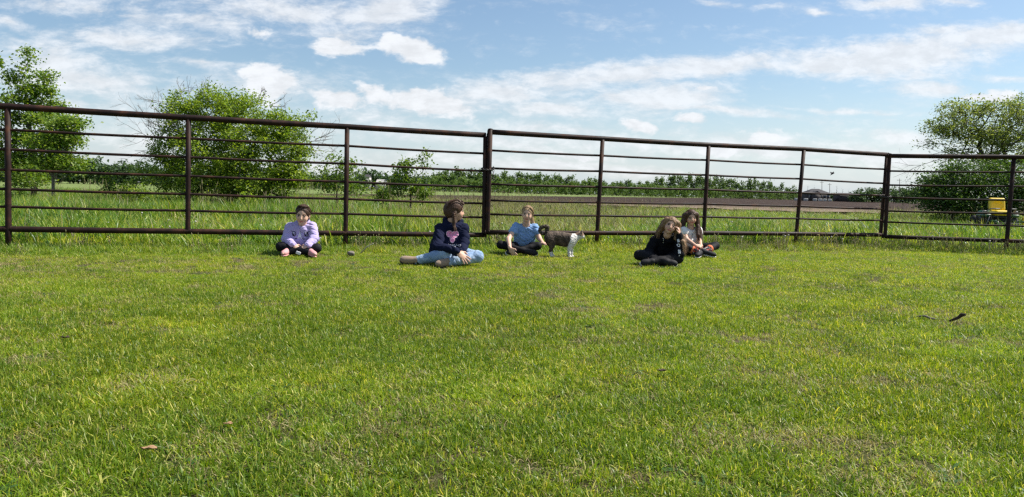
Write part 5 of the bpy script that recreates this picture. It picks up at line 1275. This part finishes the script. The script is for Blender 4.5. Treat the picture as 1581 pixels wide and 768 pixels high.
# ---- 5: white T-shirt, long brown hair
J = dict(pel=G(1066, 10.85, .10), mid=U(1067, 370, 10.82), neck=U(1067, 351.5, 10.78), shl=U(1055, 355, 10.74), shr=U(1078.5, 355, 10.84), hipl=G(1060, 10.82, .095), hipr=G(1074, 10.84, .095),
         ell=U(1059.5, 369.5, 10.66), elr=U(1080, 370, 10.74), wrl=U(1074, 379.5, 10.55), wrr=U(1082, 380, 10.58), knl=G(1057, 10.52, .15), knr=G(1105, 10.74, .155), anl=G(1081, 10.46, .065), anr=G(1088, 10.52, .09), tol=G(1076, 10.36, .045), tor=G(1105, 10.44, .05))
J['anr'] = G(1086, 10.48, .085)
g5 = Girl(J, .95, 'smiling girl in a white T-shirt with long dark brown hair behind the girl in black', U(1067, 336.5, 10.74), .205, (.02, -1, -.10), -.02)
g5.hands = {'l': ((.8, -.3, -.15), (0, -.6, .8), (.3, .3, .8), .13, .4), 'r': ((-.7, -.4, -.1), (0, -.6, .8), (-.3, .3, .8), .13, .4)}
g5.body(True, SKIN); g5.hd.eyes(g5.root)
M_WHT = m_cloth('white_cotton', (.76, .74, .72), .05, .85, 200)
top5, gm5 = g5.garment('t_shirt', tee(g5, .005, .30, .9), M_WHT, (.011, 42), 20, [(G(1066, 10.8, .10), (0, 0, -1))])
sh = [([(x, .02), (x + .005, .02), (x + .003, -.05 - .02 * (i % 2)), (x, -.05)], m_simple('grey_print', (.34, .33, .35), .8, .1, 50) if i == 0 else None, 0) for i, x in enumerate(np.linspace(-.05, .05, 7))]
gm_ = sh[0][1]; sh = [(a, gm_, c) for a, _, c in sh] + [([(x, -.095), (x + .010, -.095), (x + .008, -.112), (x + .001, -.112)], gm_, 0) for x in np.linspace(-.03, .05, 6)]
project_print('chest_print', sh, gm5, None, top5, U(1067, 363, 10.6), np.array([1., 0, 0]), np.array([0, 0, 1.]), (0, -1, .05))
g5.garment('leggings', pants(g5, .003, .98, .84), M_BLK, (.002, 60), 21)
hd = g5.hd
lk = [[hd.P(.0, .03, .086), hd.P(.075, .02, .05), hd.P(.088, .0, -.05), hd.P(.095, .03, -.13), U(1078, 363, 10.66), U(1080, 372, 10.66)],
      [hd.P(.0, -.03, .084), hd.P(.085, -.03, .03), hd.P(.10, -.03, -.08), U(1080.5, 358, 10.78), U(1083.5, 372, 10.70)],
      [hd.P(.0, .03, .086), hd.P(-.075, .02, .05), hd.P(-.09, .0, -.05), U(1054, 350, 10.74), U(1052, 357, 10.76)],
      [hd.P(.0, -.03, .084), hd.P(-.085, -.04, .03), hd.P(-.10, -.05, -.06), U(1053, 353, 10.88), U(1053, 362, 10.9)]]
def f5(Fd):
    g5.hair_cap(Fd, 1.0, .064)
    for p, r in zip(lk, ([.010, .020, .022, .022, .020, .008], [.012, .028, .030, .026, .010], [.010, .020, .022, .02, .008], [.012, .026, .026, .022, .008])): Fd.path(p, r, .035)
hair_obj(g5, f5, HBR, 5, lk, amp=.0028)
mb = MB(); strands(mb, lk, 620, .015, .0021, 10, .7); scalp(mb, hd, 300, None, 34, .0017, .0); mb.build('hair_strands', HBR, g5.root)
for q in 'lr': g5.shoe(q, M_SHOEB, M_SOLE, 1.0, updir=(0, -.3, 1))
M_ORG = m_simple('orange_band', (.62, .16, .06), .8, .12, 60); M_SOCKP = None
m, T = new_mat('patterned_sock'); co = T.n('ShaderNodeTexCoord').outputs['Object']; vn = T.n('ShaderNodeTexVoronoi', i={'Vector': co, 'Scale': 42}); c = T.mix(T.smooth(vn.outputs['Distance'], .25, .34), (.66, .62, .6, 1), (.015, .015, .017, 1))
c = T.mix(T.math('GREATER_THAN', T.noise(co, 26, 2, .5), .58), c, (.42, .06, .04, 1)); fin_mat(T, bsdf(T, c, .85, .2).outputs[0]); M_SOCKP = m
for q in 'lr':
    kn, an = g5.J['kn' + q], g5.J['an' + q]; k = g5.k; d_ = an - kn
    Fd = Field(np.minimum(kn, an) - .1, np.maximum(kn, an) + .1, .005); Fd.cone(kn + d_ * .52, kn + d_ * .97, .050 * k + .004, .038 * k + .006, .0); Fd.cut(kn + d_ * .55, -d_); V, Q = Fd.mesh(); so = obj('sock', V, Q, M_SOCKP, g5.root, True)
    Fd = Field(np.minimum(kn, an) - .1, np.maximum(kn, an) + .1, .005); Fd.cone(kn + d_ * .40, kn + d_ * .62, .054 * k + .004, .049 * k + .005, .0); Fd.cut(kn + d_ * .46, -d_); Fd.cut(kn + d_ * .57, d_); V, Q = Fd.mesh(); obj('orange_band', V, Q, M_ORG, so, True)
# ================================================================== riding mower by the willow
dM = 21.0; s_ = dM / F
m_yel = m_simple('yellow_vinyl', (.74, .50, .012), .4, .12, 8, .45); m_yelp = m_simple('yellow_paint', (.66, .50, .02), .35, .12, 8, .5)
m_grn = m_simple('green_paint', (.015, .075, .025), .4, .2, 8, .5); m_tyre = m_simple('black_tyre', (.012, .012, .012), .8, .3, 20, .3); m_mblk = m_simple('black_metal', (.012, .012, .013), .5, .3, 10, .4); m_grey = m_simple('grey_lever', (.16, .155, .15), .5, .2, 10, .5)
mx = G(1543, dM, 0); root = empty('riding_mower', mx, 'riding mower with a bright yellow seat parked by the willow', 'riding mower')
L = lambda x, y, z: mx + np.array([x, y, z])
# seat facing the camera, turned a little
yaw = Matrix.Rotation(-.18, 3, 'Z'); Y_ = np.array(yaw)
O = L(.02, .10, 0)
W_ = lambda x, y, z: O + Y_ @ np.array([x, y, z])
Fd = Field(W_(0, 0, .5) - .5, W_(0, 0, .5) + (.5, .5, .8), .014)
Rb = Y_ @ np.array(Matrix.Rotation(-.20, 3, 'X'))
Fd.f[:] = 1
Fd.rbox(W_(0, .24, .93), (.235, .065, .21), .06, Rb, .02); Fd.ell(W_(0, .175, .90), (.15, .03, .12), Rb, .03, 'sub')
V, Q = Fd.mesh(); seat = obj('backrest', V, Q, m_yel, root, True)
Fd = Field(W_(0, 0, .5) - .5, W_(0, 0, .5) + (.5, .5, .5), .014)
Fd.rbox(W_(0, -.04, .665), (.235, .25, .085), .07, Y_, .02)
V, Q = Fd.mesh(); obj('seat', V, Q, m_yel, root, True)
MB().box(W_(0, .0, .54), (.42, .46, .06), Y_, bev=.02).build('seat_base', m_mblk, root)
MB().box(W_(0, .35, .42), (1.05, .75, .26), Y_, bev=.05).build('body', m_mblk, root)
MB().box(W_(0, .62, .55), (.70, .40, .36), Y_, bev=.06).build('engine_cover', m_grn, root)
for q in (-1, 1):
    MB().box(W_(q * .40, .15, .58), (.24, .62, .10), Y_, bev=.04).build('fender', m_grn, root)
    t = MB(); th = np.linspace(0, 2 * math.pi, 21)
    t.tube([W_(q * .56, .40 + .20 * math.cos(a), .28 + .20 * math.sin(a)) for a in th], .095, 8, False); w_ = t.build('wheel', m_tyre, root, True)
    MB().tube([W_(q * .52, .40, .28), W_(q * .62, .40, .28)], [.15, .13], 14).build('rim', m_yelp, w_, True)
    t = MB(); t.tube([W_(q * .42, -1.02 + .10 * math.cos(a), .14 + .10 * math.sin(a)) for a in th], .05, 8, False); w_ = t.build('wheel', m_tyre, root, True)
    MB().tube([W_(q * .40, -1.02, .14), W_(q * .46, -1.02, .14)], .07, 10).build('rim', m_yelp, w_, True)
    MB().tube([W_(q * .42, -1.02, .24), W_(q * .42, -.98, .40), W_(q * .36, -.70, .42), W_(q * .34, .05, .40)], .028, 8).build('frame_tube', m_grn, root, True)
    MB().tube([W_(q * .34, .0, .48), W_(q * .40, -.08, .72), W_(q * .36, -.26, .80), W_(q * .12, -.32, .80)], .016, 8).build('lever', m_grey, root, True)
    MB().box(W_(q * .45, -.02, .68), (.10, .16, .12), Y_, bev=.03).build('arm_panel', m_grey, root)
MB().box(W_(0, -.62, .36), (.62, .34, .03), Y_, bev=.01).build('footplate', m_mblk, root)
MB().box(W_(0, -.36, .20), (1.10, .62, .13), Y_, bev=.05).build('cutting_deck', m_grn, root)
MB().box(W_(.80, -.42, .20), (.52, .44, .07), Y_, bev=.03).build('discharge_chute', m_yelp, root)
MB().box(W_(.72, .05, .38), (.07, .08, .36), Y_, bev=.02).build('deck_post', m_yelp, root)
for k in range(3): MB().tube([W_(-.35 + .3 * k, -.45, .26), W_(-.28 + .3 * k, -.50, .46)], .012, 6).build('linkage_rod', m_grey, root, True)
MB().tube([W_(-.48, -.30, .26), W_(-.30, -.12, .62)], .013, 6).build('linkage_rod', m_grey, root, True)

root.scale = (.87, .87, .87)

# ================================================================== small things on the lawn
m_stone = m_simple('field_stone', (.17, .15, .12), .9, .3, 30); m_twig = m_simple('dark_twig', (.045, .028, .020), .9, .4, 40); m_dry = m_simple('dry_leaf', (.32, .19, .10), .8, .35, 40); m_strawp = m_simple('pale_straw', (.50, .45, .32), .8, .2, 40)
def ground_at(px, py, z=.02): 
    r = ray(px, py); t = (z - CAM[2]) / r[2]; return CAM + t * r
p = ground_at(540, 391, .05); Fd = Field(p - .14, p + .14, .012); Fd.ell(p, (.042, .034, .03), None, .01); Fd.ell(p + (.03, -.01, -.01), (.04, .035, .03), None, .02); Fd.wrinkle(.006, 60, 1); V, Q = Fd.mesh()
tag(obj('stone', V, Q, m_stone, None, True, origin=p), 'small grey stone in the grass at the foot of the post between two girls', 'stone')
a, b, c2 = ground_at(1466, 496, .025), ground_at(1479, 491, .05), ground_at(1491, 486, .08)
mb = MB(); mb.tube([a, b, (b + c2) / 2 + (0, 0, .01), c2], [.007, .011, .014, .008], 9); st = mb.build('stick', m_twig, None, True, origin=a); tag(st, 'short dark curled stick lying on the lawn at the right', 'stick')
a, b = ground_at(1415, 489, .022), ground_at(1446, 493, .020)
tag(MB().tube([a, a * .6 + b * .4 + (0, 0, .012), a * .3 + b * .7, b], [.004, .008, .008, .004], 7).build('stick', m_simple('grey_twig', (.16, .14, .12), .9, .3, 40), None, True, origin=a), 'longer thin grey stick lying left of the dark curled stick', 'stick')
a, b = ground_at(557, 391, .05), ground_at(577, 376, .18)
tag(MB().tube([a, (a + b) / 2 + (0, 0, .02), b], [.010, .008, .004], 6).build('straw_stalk', m_strawp, None, True, origin=a), 'pale dry stalk leaning in the grass left of the navy girl', 'stalk')
for px, py, w_, lab, hue in ((229, 694, .035, 'curled brown dead leaf in the near lawn at the left', m_dry), (352, 655, .022, 'small tan dead leaf in the near lawn left of centre', m_dry), (100, 522, .035, 'dark leaf scrap on the lawn far to the left', m_twig), (1022, 573, .03, 'dark broad weed leaf scrap in the middle lawn right of centre', m_twig)):
    p = ground_at(px, py, .035); g = np.random.default_rng(px); V = []; n = 7
    for i in range(n):
        for j in range(5):
            u, v = i / (n - 1) - .5, j / 4 - .5; wd = math.sqrt(max(0, .25 - u * u)) * 1.5 * (1 + .25 * math.sin(9 * u))
            V.append(p + w_ * np.array([u * 1.5, v * wd, .35 * (v * wd) ** 2 * 4 + .5 * u * u + .06 * g.normal()]))
    fc = [(i * 5 + j, i * 5 + j + 1, i * 5 + j + 6, i * 5 + j + 5) for i in range(n - 1) for j in range(4)]
    o = obj('dead_leaf', V, fc, hue, None, True, origin=p); tag(o, lab, 'leaf'); md = o.modifiers.new('thickness', 'SOLIDIFY'); md.thickness = .0015
# ================================================================== the cat
dC = 10.05; cs = 1.0
c_ = lambda px, py, dd=0.: U(px, py, dC + dd)
base = G(868, dC, 0); root = empty('cat', base, 'brown tabby and white cat standing side on with its tail curled', 'cat')
allp = np.array([c_(828, 345), c_(906, 398)]); lo, hi = allp.min(0) - (.05, .16, .06), allp.max(0) + (.05, .16, .06); lo[2] = -.03
Fd = Field(lo, hi, .0045)
# trunk: haunches, belly, deep chest
Fd.path([c_(848, 366), c_(858, 366.2), c_(868, 366.8), c_(878, 368.5), c_(884, 370.5)], [.060, .063, .062, .061, .054], .04)
Fd.ell(c_(849, 370), (.062, .060, .080), None, .04); Fd.ell(c_(882, 374), (.058, .058, .080), None, .04); Fd.path([c_(853, 372), c_(872, 375.5)], [.048, .052], .04)
# neck and head, looking right and a little away
Fd.path([c_(882, 369), c_(888, 367, .01), c_(893, 365.5, .02)], [.052, .046, .038], .03)
hc = c_(895.5, 363.8, .02); hf = nrm((.85, .45, -.10)); hs_ = nrm(np.cross(hf, (0, 0, 1))); hu = np.cross(hs_, hf); R_ = np.stack([hf, hs_, hu], 1)
Fd.ell(hc, (.055, .054, .049), R_, .02); Fd.ell(hc + hf * .042 - hu * .014, (.024, .026, .019), R_, .012); Fd.ell(hc + hf * .015 - hu * .015, (.03, .042, .025), R_, .015)
for q in (-1, 1):
    b = hc + hs_ * q * .031 + hu * .032 - hf * .004; Fd.cone(b, b + hu * .046 + hs_ * q * .012 - hf * .002, .024, .005, .008, flat=(hf, .45))
# legs: near and far pairs; hock behind, paw forward
def hindleg(px, dd, fx, gy):
    hip = c_(px, 370, dd); kn = c_(px + 3.5, 379.5, dd - .004); hk = G(px - 1.0 + fx, dC + dd, .075); an = G(px + .8 + fx, dC + dd, .02)
    Fd.path([hip, kn], [.054, .034], .03); Fd.path([kn, hk, an], [.032, .019, .016], .015); Fd.ell(G(px + 2.0 + fx, dC + dd, .012), (.027, .018, .014), None, .012)
def foreleg(px, dd, fx):
    shd = c_(px, 374, dd); el = c_(px - 1, 380, dd); wr = G(px + fx, dC + dd, .055); an = G(px + fx, dC + dd, .02)
    Fd.path([shd, el, wr, an], [.042, .028, .018, .016], .02); Fd.ell(G(px + 1.4 + fx, dC + dd, .013), (.025, .018, .014), None, .012)
hindleg(849, -.042, 1.5, 0); hindleg(847.5, .045, 4.5, 0); foreleg(880, -.035, -1.2); foreleg(882, .035, .2)
tail = [c_(845, 361), c_(844.5, 355.5), c_(846, 351.5), c_(843, 349.5, -.01), c_(838, 350, -.015), c_(834, 353, -.02), c_(833, 357, -.02), c_(835.5, 360.5, -.02), c_(838.5, 361.5, -.02)]
tl = np.array(tail); tt = np.linspace(0, len(tl) - 1, 26); ii = np.minimum(tt.astype(int), len(tl) - 2); tp = tl[ii] + (tt - ii)[:, None] * (tl[ii + 1] - tl[ii])
tp[1:-1] = (tp[:-2] + tp[1:-1] * 2 + tp[2:]) / 4
Fd.path(list(tp), list(np.linspace(.023, .015, 26)), .012)
Fd.wrinkle(.0022, 260, 3)
V, Q = Fd.mesh()
# coat: tabby saddle and head cap, white chest, belly, muzzle, legs
x = (V[:, 0] - base[0]); z = V[:, 2]; y = V[:, 1] - base[1]
nz = vnoise(V[:, 0] * 26 + V[:, 1] * 9, V[:, 2] * 26 + V[:, 1] * 7, 3); nf = vnoise(V[:, 0] * 90, V[:, 2] * 90 + V[:, 1] * 80, 9)
stripe = .5 + .5 * np.sin((x * 80 + z * 30 + 6.5 * nz) * 1.0)
brown = np.array([.070, .050, .036])[None] * (.50 + 1.7 * stripe[:, None] * nf[:, None]) + np.array([.012, .009, .007]) + np.array([.07, .058, .043])[None] * np.clip((z - .25) / .1, 0, 1)[:, None] * nf[:, None]
white = np.array([.70, .66, .61])[None] * (.88 + .2 * nf[:, None])
frontline = .082 + .30 * (z - .20) + .02 * (nz - .5)          # saddle ends on the shoulder, slanting
belly = z < .135 + .05 * (nz - .5) + np.clip((x + .02) * .10, -.03, .05)
w = (x > frontline) | (belly & (x > -.09)) | ((z < .06 + .02 * nz) & (x < -.08))
hl = (V - hc) @ R_; inhead = np.linalg.norm(hl / np.array([.075, .065, .095]), axis=1) < 1
hw = inhead & ((hl[:, 2] < .004 - .2 * np.abs(hl[:, 1]) + .35 * np.clip(hl[:, 0], 0, 1)) | (np.abs(hl[:, 1]) < .007) & (hl[:, 0] > .03))
w = np.where(inhead, hw, w)
C = np.where(w[:, None], white, brown); hb_ = inhead & ~w; C[hb_] = (np.array([.24, .16, .11])[None] * (.5 + nf[:, None]))[hb_]
tailm = (np.min(np.linalg.norm(V[:, None] - tp[None, ::2], axis=2), axis=1) < .034) & (z > base[2] + .27) & (x < -.06); ts = .5 + .5 * np.sin(np.arctan2(z - tp[:, 2].mean(), x - (tp[:, 0].mean() - base[0])) * 9)
C[tailm] = (np.array([.05, .038, .028])[None] * (.5 + 1.6 * ts[:, None]))[tailm]
earin = inhead & (hl[:, 2] > .046) & (hl[:, 0] > .002); C[earin] = (.42, .24, .20)
nose = inhead & (hl[:, 0] > .061) & (hl[:, 2] > -.016); C[nose] = (.35, .16, .14)
M_FUR = m_vcol('cat_fur', .75, .2, 240, .28, 0, .8, .004, (.35, 1, 1))
obj('body', V, Q, M_FUR, root, True, C)
M_CE = m_simple('cat_eye', (.10, .12, .03), .15, .2, 60, .6)
for q in (-1, 1): MB().ball(hc + hf * .042 + hs_ * q * .022 + hu * .006, .009, 10, 8).build('eye', M_CE, root, True)
mb = MB()
for q in (-1, 1):
    for k in range(4):
        b = hc + hf * .050 + hs_ * q * .012 - hu * (.014 + .003 * k); mb.tube([b, b + hs_ * q * .035 + hf * .012 + hu * (.006 - .006 * k)], [.0007, .0003], 3, False)
mb.build('whiskers', M_PRW, root)
